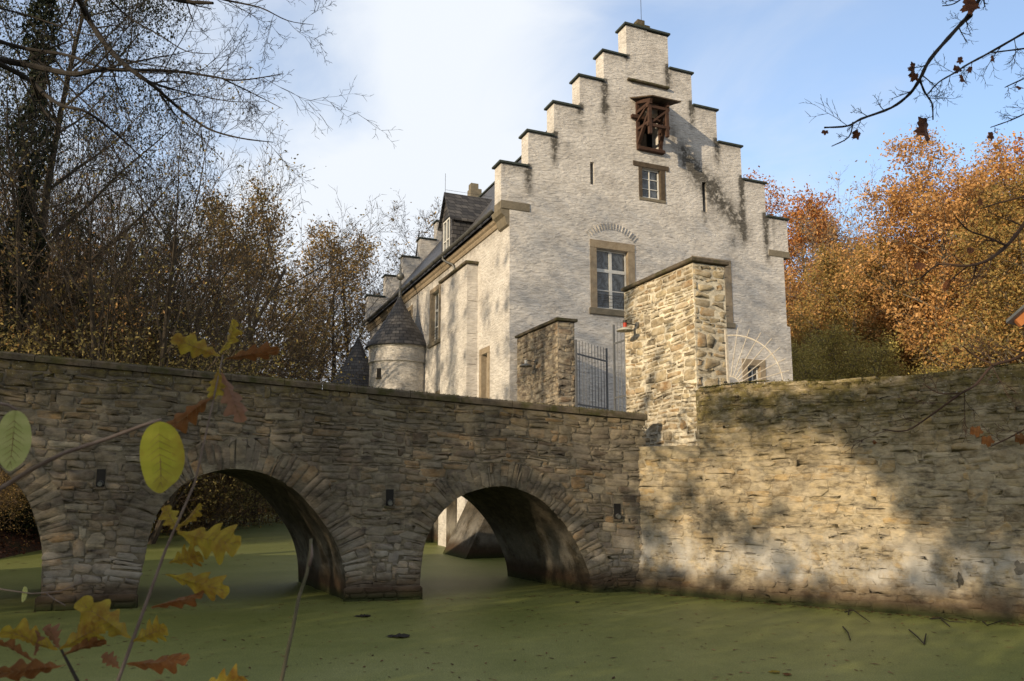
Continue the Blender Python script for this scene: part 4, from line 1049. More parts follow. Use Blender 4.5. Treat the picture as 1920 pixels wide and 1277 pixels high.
GL = 'leafless and thinning trees on the left bank'
T_fan = make_tree('bare_tree', 'fan', 21, .26, M['leaf_khaki'], 5, .35, .07, M['bark'], stems=6, seed=3, keep=.75, ztop=9.0)
T_fan2 = make_tree('bare_tree', 'fan', 21, .26, M['leaf_gold'], 4, .30, .07, M['twig_brown'], stems=5, seed=14, keep=.75, ztop=8.5)
T_tall = make_tree('tall_tree', 'tall', 24, .28, M['leaf_brown'], 2, .35, .12, M['bark'], seed=5, keep=.8)
T_tall2 = make_tree('tall_tree', 'tall', 24, .26, M['leaf_brown'], 1, .25, .12, M['twig'], seed=8, keep=.12)
T_bush = make_tree('thicket_bush', 'shrub', 9, .10, M['leaf_brown'], 6, .40, .065, M['twig_brown'], stems=6, seed=21)
T_bush2 = make_tree('thicket_bush', 'shrub', 9, .10, M['leaf_khaki'], 6, .42, .065, M['twig_brown'], stems=6, seed=24)
T_ivy = make_tree('ivy_tree', 'beech', 29, .42, M['leaf_dark'], 8, .30, .085, M['bark'], seed=31, ivy=True)
put(T_ivy, 20, 33, rot=1, s=.72, sz=1.08, label='dark ivy clad tree rising past the top left corner', group=None)
put(T_fan, 262, 36, rot=.4, s=1.08, label='many stemmed bare tree fanning up above the left end of the bridge', group=None)
put(T_fan2, 95, 41, rot=2, s=1.15, label='bare many stemmed tree right of the dark ivy clad tree')
put(T_tall, 492, 60, rot=0, s=1.22, label='tall tree with rusty leaves left of centre, highest between the fanning tree and the house')
put(T_tall2, 835-210, 74, rot=1, s=1.22, label='bare slim tree with forked trunk, middle of the row left of the turret')
def lab(o, *a, **k): return put(o, *a, **k)
lab(copy_tree(T_fan2), 385, 48, rot=4, s=1.0, label='bare tree with arching stems right of the fanning tree')
lab(copy_tree(T_fan), 150, 46, rot=3, s=1.25, label='large bare tree between the ivy clad tree and the fanning tree')
lab(copy_tree(T_fan), -30, 44, rot=5, s=1.2, label='bare tree half cut off at the left edge')
lab(copy_tree(T_tall), 400, 66, rot=2, s=1.15, label='brown leaved tree behind the arching bare tree')
lab(copy_tree(T_tall), 590, 80, rot=4, s=1.28, label='thin leaved tree between the rusty tree and the forked tree')
lab(copy_tree(T_tall2), 668, 84, rot=3, s=1.30, label='slender dark leafless tree just left of the turret')
lab(copy_tree(T_tall2), 742, 90, rot=5, s=1.50, label='bare tree directly behind the turret spire')
lab(copy_tree(T_tall2), 550, 68, rot=2.2, s=1.05, label='lower bare tree right of the rusty leaved tree')
for i, (x, Y, s_, rt) in enumerate([(-40, 36, 1.5, 0), (60, 38, 1.5, 1), (140, 40, 1.3, 2), (215, 43, 1.5, 3), (300, 45, 1.2, 4), (370, 50, 1.4, 5), (440, 54, 1.2, 6), (510, 60, 1.3, 1.5), (585, 68, 1.2, 2.5), (300, 58, 1.8, .5), (110, 52, 2.0, 3.5), (455, 74, 1.5, 1.1), (540, 85, 1.5, 2.8), (20, 50, 2.1, 5.2), (-20, 30, .5, .9), (15, 34.5, .42, 2)]):
    o = (T_bush, T_bush2)[i] if i < 2 else copy_tree(T_bush2 if i % 2 else T_bush)
    put(o, x, Y, rot=rt, s=s_, label='brown autumn thicket growing along the left bank behind the bridge', cat='bush', group='thicket bushes along the left bank')
T_ever = make_tree('evergreen_bush', 'shrub', 2.6, .05, M['leaf_dark'], 9, .12, .06, M['twig'], stems=5, seed=77)
put(T_ever, 15, 33.5, rot=0, s=1.15, label='dark evergreen bush framed by the leftmost arch', cat='bush')
for i, (x, Y, s_) in enumerate([(350, 86, 1.4), (430, 87, 1.4), (500, 86, 1.4), (560, 85, 1.3), (300, 85, 1.2), (610, 86, 1.4), (465, 90, 1.9), (540, 91, 1.9), (390, 91, 1.9)]):
    put(copy_tree(T_ever), x, Y, rot=i, s=s_, label='dark bush on the far bank seen through the middle arch', cat='bush', group='dark bushes through the middle arch')

GR_ = 'golden autumn trees behind the moat wall'
T_gold = make_tree('beech_tree', 'beech', 22, .34, M['leaf_gold'], 10, .30, .115, M['bark_light'], seed=41)
T_gold2 = make_tree('beech_tree', 'beech', 22, .34, M['leaf_amber'], 10, .30, .115, M['bark_light'], seed=47)
T_or = make_tree('beech_tree', 'beech', 23, .34, M['leaf_orange'], 10, .30, .12, M['bark'], seed=43)
T_ol = make_tree('young_tree', 'beech', 14, .2, M['leaf_olive'], 4, .45, .10, M['bark_light'], seed=52, keep=.8)
T_baref = make_tree('bare_tree', 'fan', 21, .22, M['leaf_gold'], 1, .3, .10, M['bark_light'], stems=4, seed=61, keep=.5)
put(T_or, 1505, 70, rot=0, s=1.20, label='orange red beech just right of the gable corner')
put(T_gold, 1800, 52, rot=0, s=1.03, label='large golden beech with pale trunk near the right edge')
put(T_gold2, 1600, 56, rot=2, s=.83, label='yellow olive beech midway behind the moat wall')
put(T_baref, 1662, 62, rot=1, s=1.12, label='pale nearly leafless tree between the orange and golden beeches')
put(copy_tree(T_or), 1850, 58, rot=2, s=1.06, label='rust orange beech whose crown tops the right side')
put(copy_tree(T_or), 1975, 54, rot=4, s=1.0, label='tall orange beech cut by the right edge')
put(copy_tree(T_gold), 1715, 62, rot=4, s=.88, label='golden tree left of the large pale trunked beech')
put(copy_tree(T_gold2), 1930, 46, rot=1, s=.86, label='golden beech nearest the shed')
put(copy_tree(T_gold), 1530, 61, rot=3, s=.83, label='golden brown tree against the house corner')
put(copy_tree(T_gold2), 1770, 74, rot=5, s=1.12, label='distant golden tree at the back, above the bare crown')
for i, (x, Y, s_, rt) in enumerate([(1508, 48, .62, 0), (1575, 50, .72, 1), (1650, 47, .62, 2), (1735, 48, .5, 3), (1540, 60, .98, 4), (1620, 58, .8, 5)]):
    o = T_ol if i == 0 else copy_tree(T_ol)
    put(o, x, Y, rot=rt, s=s_, label='low olive green young tree in front of the golden beeches', cat='tree', group='olive young trees behind the moat wall')
for i, (x, Y, s_, rt) in enumerate([(1480, 68, 2.1, 0), (1560, 72, 2.2, 1), (1640, 78, 2.3, 2), (1720, 80, 2.2, 3), (1800, 74, 2.1, 4), (1880, 70, 2.1, 5), (1960, 66, 2.0, 6)]):
    put(copy_tree(T_bush), x, Y, rot=rt, s=s_, label='brown undergrowth behind the golden trees', cat='bush', group='undergrowth behind the golden trees')

# leaf litter and low cover on the banks (uncountable)
rng = np.random.default_rng(3)
def scatter(name, n, x0, x1, y0, y1, size, mat, zmin=-.02, zmax=9, lift=.02):
    X = rng.uniform(x0, x1, n); Y = rng.uniform(y0, y1, n); Z = terrain(X, Y); k = (Z > zmin) & (Z < zmax)
    C = np.stack([X, Y, Z+lift], 1)[k]; v, f, q = leaf_quads(C, size, rng); return tag(mesh_np(name, v, f, q, mat), kind='stuff')
tag(scatter('leaf_litter', 14000, -36, -16, 20, 50, .10, M['leaf_litter']), 'reddish brown fallen leaves covering the left bank', 'leaves')
tag(scatter('leaf_litter', 15000, -45, 0, 74, 95, .16, M['leaf_litter']), 'brown fallen leaves on the far bank beyond the arch', 'leaves')

# unseen shade trees left of and behind the camera, crowns shaped to throw shade on targets
def shade_tree(idx, targets, D, label, dens=1.0, foot=None, lsz=.15):
    random.seed(idx); rg_ = np.random.default_rng(100+idx)
    pts = [Vector(t[0])-Vector((SUN.x, SUN.y, SUN.z))*(D/cos(ELEV)) for t in targets]
    c = sum(pts, Vector())/len(pts); base = (c.x, c.y, float(terrain(np.array([c.x]), np.array([c.y]))[0])-.2)
    if foot is not None:
        c = Vector(foot)-Vector((SUN.x, SUN.y, SUN.z))*(D/cos(ELEV)); base = (c.x, c.y, float(terrain(np.array([c.x]), np.array([c.y]))[0])-.2)
    root = thing('oak_tree', label, 'tree', base)
    mb = MB(); top = max(p.z for p in pts); mb.tube([(c.x, c.y, base[2]), (c.x+.2, c.y, (base[2]+top)/2), (c.x-.1, c.y+.1, top)], [.42, .28, .08], 9)
    Cs = []; 
    for p, t in zip(pts, targets):
        h = max(base[2]+2, p.z-Vector((p.x-c.x, p.y-c.y)).length*.7); q = Vector((c.x, c.y, h)); m = q.lerp(p, .5)+Vector((0, 0, .4))
        mb.tube([tuple(q), tuple(m), tuple(p)], [.035, .02, .008], 5)
        n = int(t[2]*dens*t[1]**2*130); d = rg_.normal(size=(n, 3)); d /= np.linalg.norm(d, axis=1, keepdims=True)
        C = np.array(p)+d*(rg_.random((n, 1))**.45*t[1])*np.array([t[3] if len(t) > 3 else 1, t[3] if len(t) > 3 else 1, t[4] if len(t) > 4 else 1]); Cs.append(C)
    mb.build('trunk', M['bark'], root)
    v, f, q = leaf_quads(np.concatenate(Cs), lsz, rg_); mesh_np('crown', v, f, q, M['leaf_brown'], root)
def on(fr, a, z): return fr.p(a, 0, z)
bt = lambda a, z, r=1.2, k=1.: (on(BRI, a, z), r, k)
shade_tree(1, [bt(a, z, 1.25, 1.3) for a in (-5, -3, -1, 1) for z in (.5, 2.2, 3.9, 5.3)], 26, 'leafy oak on the near bank, shading the left arch')
shade_tree(2, [bt(a, z, 1.2, 1.2) for a in (2.6, 4.3, 6.0, 7.4) for z in (.4, 2.0, 3.5, 4.9)], 29, 'leafy oak on the near bank, shading the middle arch')
shade_tree(3, [bt(a, z, .9, k) for a, z, k in ((8.6, .6, 1.1), (8.8, 2, 1), (9.0, 3.3, .8), (10.2, .5, 1.1), (10.3, 1.9, 1.), (10.2, 3.2, .6), (11.6, .4, 1), (11.8, 1.7, .8), (11.5, 2.9, .5), (12.6, .6, .7), (12.4, 3.6, .35), (9.3, 4.4, .3))], 32, 'thinner oak on the near bank, shading the right arch', foot=BRI.p(6.4, 0, 2))
wt = lambda a, z, r, k, sx=1, sz=1: (on(WAL, a, z), r, k, sx, sz)
shade_tree(4, [wt(a, z, r, k) for a, z, r, k in ((.6, 4.35, .42, 1.3), (1.4, 4.2, .5, 1.3), (2.2, 4.15, .5, 1.4), (3.0, 4.1, .6, 1.5), (3.8, 4.1, .7, 1.8), (4.8, 4.2, .9, 2.), (6, 4.1, 1.1, 2.), (7.5, 4, 1.2, 2.), (3.7, 3.4, .45, 1.4), (4.4, 3.1, .7, 2.2), (5.2, 2.6, .8, 2.2), (4.6, 2.1, .45, 1.5), (6.2, 2.8, 1.1, 2.2), (6.6, 1.7, .9, 1.5), (5.5, 1.6, .6, 1.2), (7.8, 2.6, 1.2, 2.), (4.9, .9, .5, .8), (6.2, .6, .6, 1.), (7.5, 1, .9, 1.5), (8.8, 3, 1.5, 2), (8.8, 1, 1.2, 1.5))], 29, 'oak behind the photographer, shading the right end of the wall', foot=BRI.p(3.4, 0, 2), lsz=.14, dens=3.2)
shade_tree(5, [wt(a, z, r, k) for a, z, r, k in ((-1.2, 1.6, .7, .9), (-.4, 2.3, .5, .7), (.3, 1.7, .55, .9), (1.1, 1.5, .5, .8), (-.9, .5, .6, .8), (.4, .4, .45, .5), (1.9, .9, .4, .7), (2.6, .5, .4, .5), (1.7, 2.0, .35, .6), (5.8, .8, .6, .5), (4.4, .5, .5, .4))]
           +[(GAT.p(t, 0, z), r, k) for t, z, r, k in ((3.0, 7.9, .45, 1.2), (3.0, 7.2, .3, 1.), (1.6, 5.9, .22, .8), (1.9, 5.4, .22, .8), (2.2, 4.8, .3, .8), (1.1, 6.6, .2, .7), (2.6, 4.2, .4, .8))], 30, 'oak behind the photographer, throwing dapples on the wall foot', dens=2.2, foot=BRI.p(5.8, 0, 2))
ft = lambda t, z, r, k, sx=1, sz=1: (FAC.p(t, 0, z), r, k, sx, sz)
cols = [(.35, .25), (2.5, .45), (5.6, .7), (8.8, .7), (10.5, .8), (13, .9), (15, 1.), (17.5, 1.1), (20, 1.2), (1.25, .18), (3.9, .2), (7.1, .25)]
shade_tree(6, [ft(t, z, r*1.1, 2.6, 1, 1.6) for t, r in cols for z in (4.2, 6.0, 7.8, 9.6, 11.4) if random.Random(t*z).random() < .85], 36, 'tall oak on the left bank, shading the side of the house', lsz=.12, dens=1.3)
gt = lambda s, z, r, k: (GAB.p(s, 0, z), r, k)
shade_tree(7, [gt(s, z, 1.15, .75) for s in (.8, 2.6, 4.5, 6.4, 8.3, 10.2, 12.2) for z in (6.0, 7.8, 9.6, 11.4) if random.Random(s*z+1).random() < .9]+[gt(s, 13.3, 1.0, .45) for s in (1, 3, 5.5, 9.5)]+[(GAT.p(9, 0, z), .9, 1.) for z in (4.5, 5.8, 7.2)], 34, 'tall oak on the near bank, shading the lower gable', foot=BRI.p(1, 0, 2), lsz=.10, dens=1.7)

shade_tree(8, [((x, y, 0), 1.7, 1.) for x in np.arange(-9, 10.1, 2.1) for y in (8.5, 10.7, 12.9, 15.1, 17.3) if y < 17.8-.25*abs(x)-(x > 3)*(x-3)*.75]+[((x, y, 2.3), 1.0, 1.) for x, y in ((-1.2, 1.5), (0, 2), (-2.6, 3), (1.2, 4))], 22, 'low unseen oak added behind the photographer to shade the water', foot=(-6, 17, 1))
# ------------------------------------------------------------------ branches reaching into view
BS = dict(seg=[3, 3, 3], wig=[.16, .2, .24], up=[.03, .02, .0], tap=[.35, .4, .5], n=[5, 3], f0=[.15, .15], ang=[38, 42], rr=[.6, .65], lr=[.55, .55], fall=[.3, .3], sides=[4, 3, 3], rmin=.0016)
def branch(root, name, pts, Y, r0, r1, twigs, tl, mat, dy=0, up=.05, flat=.35, rmin=.0016, spec=None):
    """pts: photo positions the branch passes; it stands Y metres ahead and swings dy in depth"""
    P = [at(x, y, Y+dy*math.sin(i*1.3)) for i, (x, y) in enumerate(pts)]
    Q = []
    for i in range(len(P)-1):
        p0, p1, p2, p3 = P[max(i-1, 0)], P[i], P[i+1], P[min(i+2, len(P)-1)]
        for k in range(4):
            t = k/4; Q.append(.5*((2*p1)+(p2-p0)*t+(2*p0-5*p1+4*p2-p3)*t*t+(-p0+3*p1-3*p2+p3)*t**3))
    Q.append(P[-1]); n = len(Q); rad = [r0+(r1-r0)*i/(n-1) for i in range(n)]
    rad = [q*(1+.12*math.sin(i*2.3)) for i, q in enumerate(rad)]
    mb = MB(); mb.tube([tuple(q) for q in Q], rad, 7); tips = []
    S = dict(spec or BS); S['rmin'] = rmin
    for k in range(twigs):
        i = min(int((k+random.random())/twigs*(n-1)), n-2); d = (Q[i+1]-Q[i]).normalized(); s = random.choice((-1, 1))
        pr = Vector((-d.z, 0, d.x))*s; a = R(random.uniform(28, 62)); nd = d*cos(a)+pr*sin(a)+Vector((0, random.uniform(-flat, flat), up))
        grow(mb, tips, Q[i], nd.normalized(), tl*random.uniform(.4, 1.2), rad[i]*.45, 0, S)
    mb.build(name, mat, root); return Q
random.seed(99)
br1 = thing('overhanging_branch', 'dark bare branches with fine twigs reaching in from the top left', 'branch', tuple(at(-40, 60, 9)))
F4 = dict(seg=[5, 4, 3, 3], wig=[.12, .16, .2, .2], up=[.03, .02, .02, .0], tap=[.3, .35, .4, .5], n=[5, 4, 3], f0=[.15, .15, .12], ang=[34, 38, 42], rr=[.55, .6, .65], lr=[.55, .5, .5], fall=[.35, .3, .3], sides=[4, 3, 3, 3], rmin=.003)
for pts, r0, r1, tw, tl in [
    ([(143, -15), (170, 40), (205, 90), (240, 125), (275, 150), (300, 170), (340, 205), (390, 240), (450, 258), (512, 266)], .055, .008, 16, 1.0),
    ([(-15, 108), (40, 118), (100, 131), (145, 138), (180, 131), (235, 130), (330, 133), (400, 143), (450, 150), (530, 138)], .060, .007, 17, 1.0),
    ([(-15, 112), (50, 145), (90, 180), (120, 198), (165, 210), (230, 260), (290, 320)], .05, .010, 9, 1.0),
    ([(-15, 72), (50, 90), (130, 103), (190, 125), (260, 132)], .04, .012, 6, .8),
    ([(310, -10), (350, 2), (400, 5)], .05, .03, 2, .6),
    ([(390, -8), (440, 3), (490, 14), (540, 38), (588, 46)], .02, .004, 9, .75),
    ([(200, -10), (240, 30), (300, 65), (350, 95), (400, 100)], .02, .005, 8, .8),
    ([(275, 150), (320, 165), (380, 180), (440, 190), (500, 190)], .018, .004, 8, .7),
    ([(420, 148), (470, 172), (505, 190), (530, 203)], .014, .004, 5, .5),
    ([(60, 145), (75, 190), (100, 225), (150, 260)], .03, .008, 5, .8),
    ([(300, 175), (330, 215), (360, 240), (420, 300)], .018, .005, 6, .8),
    ([(-15, 10), (60, 30), (150, 60), (210, 70)], .02, .005, 6, .8)]:
    branch(br1, 'bough', pts, 9, r0*.75, r1*.62, max(2, int(tw*.85)), tl*1.15, M['twig'], dy=.35, spec=F4, rmin=.0028)
br2 = thing('maple_branch', 'dark maple branch with a few withered leaves against the blue sky, top right', 'branch', tuple(at(1860, -20, 4.5)))
for pts, r0, r1, tw, tl in [
    ([(1850, -20), (1818, 28), (1790, 60), (1745, 112), (1725, 150), (1706, 177), (1672, 203), (1615, 224), (1590, 237), (1546, 240)], .0145, .005, 10, .20),
    ([(1820, 25), (1822, 32), (1805, 46)], .010, .004, 1, .1),
    ([(1940, 52), (1860, 98), (1815, 122), (1790, 138), (1760, 156), (1738, 180)], .008, .0035, 8, .18),
    ([(1940, 90), (1900, 95), (1860, 100)], .006, .004, 2, .12),
    ([(1725, 150), (1735, 175), (1748, 195), (1750, 225)], .007, .004, 4, .12),
    ([(1600, 230), (1592, 258), (1560, 275)], .005, .003, 2, .08),
    ([(1940, 205), (1900, 225), (1858, 240)], .005, .003, 4, .10),
    ([(1940, 140), (1900, 158), (1885, 165)], .005, .003, 3, .10),
    ([(1815, -10), (1790, 8), (1768, 12)], .005, .003, 3, .10)]:
    branch(br2, 'bough', pts, 4.5, r0, r1, tw, tl, M['twig'], dy=.08, flat=.25)
br3 = thing('maple_branch', 'brown twiggy branch in front of the golden trees at the right edge', 'branch', tuple(at(1940, 420, 4.2)))
for pts, r0, r1, tw, tl in [
    ([(1940, 395), (1918, 425), (1888, 462), (1850, 490), (1810, 500), (1760, 497), (1725, 525)], .0125, .0045, 8, .22),
    ([(1888, 462), (1850, 445), (1815, 432), (1790, 405)], .007, .003, 5, .14),
    ([(1940, 365), (1880, 380), (1840, 392)], .007, .003, 5, .16),
    ([(1815, 500), (1790, 520), (1778, 535)], .005, .003, 3, .1),
    ([(1830, 500), (1822, 530), (1800, 540)], .005, .003, 3, .1)]:
    branch(br3, 'bough', pts, 4.2, r0, r1, tw, tl, M['twig_red'], dy=.08, flat=.25)
br4 = thing('maple_branch', 'thin brown branches hanging in front of the dark moat wall at the right edge', 'branch', tuple(at(1940, 660, 4.0)))
for pts, r0, r1, tw, tl in [
    ([(1940, 655), (1900, 675), (1860, 688), (1830, 722), (1800, 740), (1752, 775), (1700, 808), (1655, 806)], .0085, .003, 7, .2),
    ([(1865, 686), (1830, 670), (1805, 650)], .005, .003, 4, .12),
    ([(1940, 795), (1900, 818), (1858, 838)], .005, .003, 3, .1),
    ([(1800, 738), (1760, 738), (1730, 720)], .004, .0025, 3, .1)]:
    branch(br4, 'bough', pts, 4.0, r0, r1, tw, tl, M['twig_red'], dy=.06, flat=.25)

# ---- single leaves
def leaf_shape(kind, n=84):
    out = []
    for i in range(n):
        t = i/n
        if kind == 'oval':
            x = .5-.5*cos(2*pi*t); y = .5*sin(2*pi*t)*(1-.10*(x-.45)); y *= (1+.012*sin(40*t*6.28))
            if x > .85: y *= 1-(x-.85)*2.2
        elif kind == 'oak':
            u = 2*t if t < .5 else 2-2*t; sg = 1 if t < .5 else -1
            env = (sin(pi*min(1, u**1.25))**.7)*(.30+.34*u) if 0 < u < 1 else 0
            lob = .5+.5*cos(2*pi*(u*4.2-(.12 if sg > 0 else -.1)))
            y = sg*env*(.50+.55*lob**.8+.03*sin(60*u)); x = u+.055*lob*env/.5
        else:   # maple
            a = 2*pi*t; r_ = .30+.20*abs(cos(2.5*a))**1.5+.05*sin(17*a); x = .45+r_*cos(a); y = r_*sin(a)*1.1
        out.append((x, y))
    return out
def put_leaf(root, kind, base, tip, width, Y, mat, roll=0, curl=.12, name='leaf', seed=0):
    rr = random.Random(seed); P0 = at(base[0], base[1], Y); P1 = at(tip[0], tip[1], Y+rr.uniform(-.02, .02)*Y*.5)
    ax = P1-P0; L = ax.length; ax.normalize(); vw = Vector((0, 1, 0)); sd = ax.cross(vw).normalized(); nm = sd.cross(ax)
    sd = (sd*cos(roll)+nm*sin(roll)); nm = ax.cross(sd).normalized(); W = width/FPX*Y
    rows = 9; shp = leaf_shape(kind); n = len(shp)
    def P(x, y): 
        d = curl*L*(-(y/ .5)**2*.35+(x-.5)**2*.7+.05*sin(9*x+seed)+.06*sin(14*y+5*x)); return tuple(P0+ax*(x*L)+sd*(y*W)+nm*d)
    ring = [P(*q) for q in shp]; mid = [P(q[0], q[1]*.45) for q in shp]; spine = [P(q[0], 0) for q in shp]
    V_ = ring+mid+spine; F = []
    for i in range(n):
        j = (i+1) % n; F.append((i, j, n+j, n+i)); F.append((n+i, n+j, 2*n+j, 2*n+i))
    mb = MB(); mb.add(V_, F, .5); mb.r = [min(1, max(0, .35+.3*sin(i*.37+seed)+.25*(i % 2 == 0)+rr.uniform(-.15, .15))) for i in range(len(F))]
    lf = mb.build(name, mat, root, smooth=True)
    if W > .02 and kind != 'maple':
        vb = MB()
        for q in range(1, 9):
            for sg in (-1, 1):
                x0 = .08+q*.095; y1 = .34*sin(pi*min(1, x0+.08)); a_, b_ = Vector(P(x0, 0)), Vector(P(min(x0+.12, .97), sg*y1)); e = Vector((0, -.0006, 0))
                vb.tube([tuple(a_+e), tuple(a_.lerp(b_, .5)+e), tuple(b_+e)], [.00045, .0003, .00015], 3)
        vb.build('vein', M['leaf_vein'], root)
    return P0, P1
def leaf_vein(root, P0, P1, r=.0006): mb = MB(); mb.tube([tuple(P0), tuple(P0.lerp(P1, .5)), tuple(P0.lerp(P1, .93))], [r*1.6, r, r*.4], 5); return mb.build('midrib', M['leaf_vein'], root)
k = 0
for x, y, s, a in [(1735, 250, 44, 1.4), (1607, 255, 18, 1.2), (1549, 249, 12, .3), (1712, 133, 22, 1.7), (1716, 146, 20, .8), (1797, 131, 16, .4), (1808, 152, 20, 1.), (1818, 134, 12, 2.), (1801, 116, 13, 1.6), (1863, 113, 14, 1.3), (1859, 258, 15, 1.5), (1820, 14, 34, 1.5), (1914, 166, 14, .3)]:
    k += 1; put_leaf(br2, 'maple', (x-s*.6*cos(a), y-s*.6*sin(a)), (x+s*.5*cos(a), y+s*.5*sin(a)), s*.95, 4.48, M['maple_brown'], roll=.5*sin(k*2), curl=.3, seed=k)
for x, y, w_, h_, a in [(1725, 499, 24, 14, .1), (1776, 536, 26, 13, 2.0), (1820, 470, 15, 13, .4), (1839, 380, 14, 10, 1.3)]:
    k += 1; put_leaf(br3, 'oval', (x-w_*.5*cos(a), y-w_*.5*sin(a)), (x+w_*.5*cos(a), y+w_*.5*sin(a)), h_, 4.18, M['maple_brown'], curl=.3, seed=k)
for x, y, w_ in [(1853, 826, 26), (1915, 822, 26), (1640, 828, 10), (1832, 808, 26), (1795, 655, 16)]:
    k += 1; put_leaf(br4, 'maple', (x-w_*.5, y), (x+w_*.5, y+4), w_*.8, 3.98, M['oak_brown'], curl=.3, seed=k)
# ---- oak seedlings in the foreground
def stem(root, pts, Y, r0, r1, mat, name='stem'):
    P = [at(x, y, Y) for x, y in pts]; n = len(P); mb = MB(); mb.tube([tuple(p) for p in P], [r0+(r1-r0)*i/(n-1) for i in range(n)], 7); return mb.build(name, mat, root, smooth=True)
YO = 1.5
oak = thing('oak_seedling', 'slim oak seedling with yellow and brown lobed leaves in the foreground, tallest one', 'plant', tuple(at(200, 1330, YO)))
stem(oak, [(190, 1370), (220, 1277), (270, 1140), (310, 1030), (365, 905), (400, 750), (418, 665)], YO, .0040, .0012, M['stem'])
for i, (b, t, w_, c) in enumerate([
    ((416, 668), (325, 634), 46, 'y'), ((418, 664), (444, 600), 40, 'y2'), ((422, 672), (524, 654), 34, 'b'), ((412, 690), (398, 748), 46, 'y'), ((414, 698), (455, 792), 44, 'p'),
    ((402, 742), (312, 806), 42, 'b'), ((338, 1000), (308, 950), 36, 'y'), ((336, 990), (380, 945), 22, 'y'), ((334, 1000), (452, 1022), 76, 'y'), ((318, 1052), (380, 1040), 54, 'y'), ((312, 1076), (432, 1110), 48, 'y2'),
    ((284, 1140), (386, 1112), 24, 'b'), ((248, 1198), (148, 1128), 62, 'y2'), ((250, 1200), (314, 1174), 50, 'y2'), ((240, 1248), (357, 1234), 38, 'b'), ((224, 1252), (192, 1226), 26, 'p'), ((372, 1290), (465, 1272), 50, 'y2')]):
    m_ = {'y': 'oak_yellow', 'y2': 'oak_yellow', 'b': 'oak_brown', 'p': 'oak_pink'}[c]
    P0, P1 = put_leaf(oak, 'oak', b, t, w_, YO, M[m_], roll=.55*sin(i*1.9), curl=.40, seed=i+50)
    leaf_vein(oak, P0, P1)
oak2 = thing('oak_seedling', 'short oak seedling with spread yellow and pink leaves at the bottom left corner', 'plant', tuple(at(160, 1320, YO)))
stem(oak2, [(160, 1330), (145, 1277), (126, 1240), (112, 1213)], YO*.97, .004, .002, M['twig'])
for i, (b, t, w_, c) in enumerate([((112, 1214), (4, 1180), 50, 'oak_yellow'), ((112, 1212), (86, 1172), 44, 'oak_pink'), ((114, 1214), (196, 1168), 52, 'oak_yellow'), ((118, 1224), (200, 1198), 30, 'oak_brown'), ((122, 1246), (-6, 1262), 38, 'oak_brown'), ((66, 1228), (70, 1180), 26, 'oak_pink'), ((64, 1236), (-6, 1200), 20, 'oak_brown')]):
    P0, P1 = put_leaf(oak2, 'oak', b, t, w_, YO*.97, M[c], roll=.55*sin(i*1.3+1), curl=.40, seed=i+80); leaf_vein(oak2, P0, P1)
tw = thing('leafy_twig', 'slanting pale twig bearing one yellow green oval leaf', 'twig', tuple(at(-60, 945, 1.3)))
stem(tw, [(-60, 947), (0, 915), (60, 878), (120, 848), (200, 822), (270, 796), (302, 786)], 1.3, .0042, .0028, M['stem'])
P0, P1 = put_leaf(tw, 'oval', (299, 790), (302, 924), 84, 1.3, M['oval_green'], curl=.2, seed=5); leaf_vein(tw, P0, P1, .0007)
tw = thing('leafy_twig', 'pale green oval leaf hanging from a curved twig, cut by the left edge', 'twig', tuple(at(-60, 745, 1.25)))
stem(tw, [(-60, 758), (-10, 754), (15, 758), (32, 768)], 1.25, .003, .002, M['stem'])
P0, P1 = put_leaf(tw, 'oval', (30, 768), (18, 882), 66, 1.25, M['oval_pale'], curl=.08, seed=6); leaf_vein(tw, P0, P1, .0006)
ds = thing('dry_weed', 'upright thin greenish dry stem standing in front of the middle pier', 'stem', tuple(at(515, 1330, 1.6)))
stem(ds, [(512, 1340), (527, 1277), (540, 1215), (548, 1180), (560, 1120), (575, 1075), (582, 1030), (583, 1010)], 1.6, .0042, .0030, M['moss_stem'])
stem(ds, [(579, 1060), (584, 1040), (583, 1018)], 1.6, .004, .0025, M['stem'], 'bud')
ds = thing('dry_twig', 'curved dry twig low at the left edge over the water', 'twig', tuple(at(-30, 1100, 1.8)))
stem(ds, [(-30, 1098), (10, 1105), (60, 1112), (110, 1108), (140, 1096), (157, 1083)], 1.8, .0016, .001, M['stem'])
stem(ds, [(85, 1110), (100, 1122), (122, 1134)], 1.8, .0014, .001, M['stem'])
P0, P1 = put_leaf(ds, 'oval', (47, 1098), (42, 1128), 10, 1.8, M['oval_pale'], curl=.2, seed=9)

# moss cushions on the wall tops
rng = np.random.default_rng(23); n = 9000; a = rng.uniform(.05, 11, n); keep = (np.sin(a*2.3)+np.sin(a*5.1+1)+rng.normal(0, .8, n)) > -.2; a = a[keep]; n = len(a)
o = rng.uniform(-.12, .05, n)-.02; z = WT+.035*np.sin(a*.9+.7)+rng.uniform(-.10, .018, n)*(o > 0)+.008; v, f, q = leaf_quads(wal_map(a, z, o)-np.array([0, 0, 0]), .022, rng)
tag(mesh_np('moss', v, f, q, M['moss_leaf']), 'yellow green moss cushions along the top of the moat wall', 'moss', kind='stuff')
n = 7000; a = rng.uniform(BA0, BA1, n); o = rng.uniform(-.3, .085, n); z = top_br(a)+.175+rng.uniform(-.01, .012, n); z = np.where(o > .06, z-rng.uniform(0, .12, n), z)
v, f, q = leaf_quads(np.stack([BRI.o[0]+BRI.A[0]*a+BRI.N[0]*o, BRI.o[1]+BRI.A[1]*a+BRI.N[1]*o, z], -1), .018, rng)
tag(mesh_np('moss', v, f, q, M['moss_leaf']), 'dark green moss on the bridge coping', 'moss', kind='stuff')
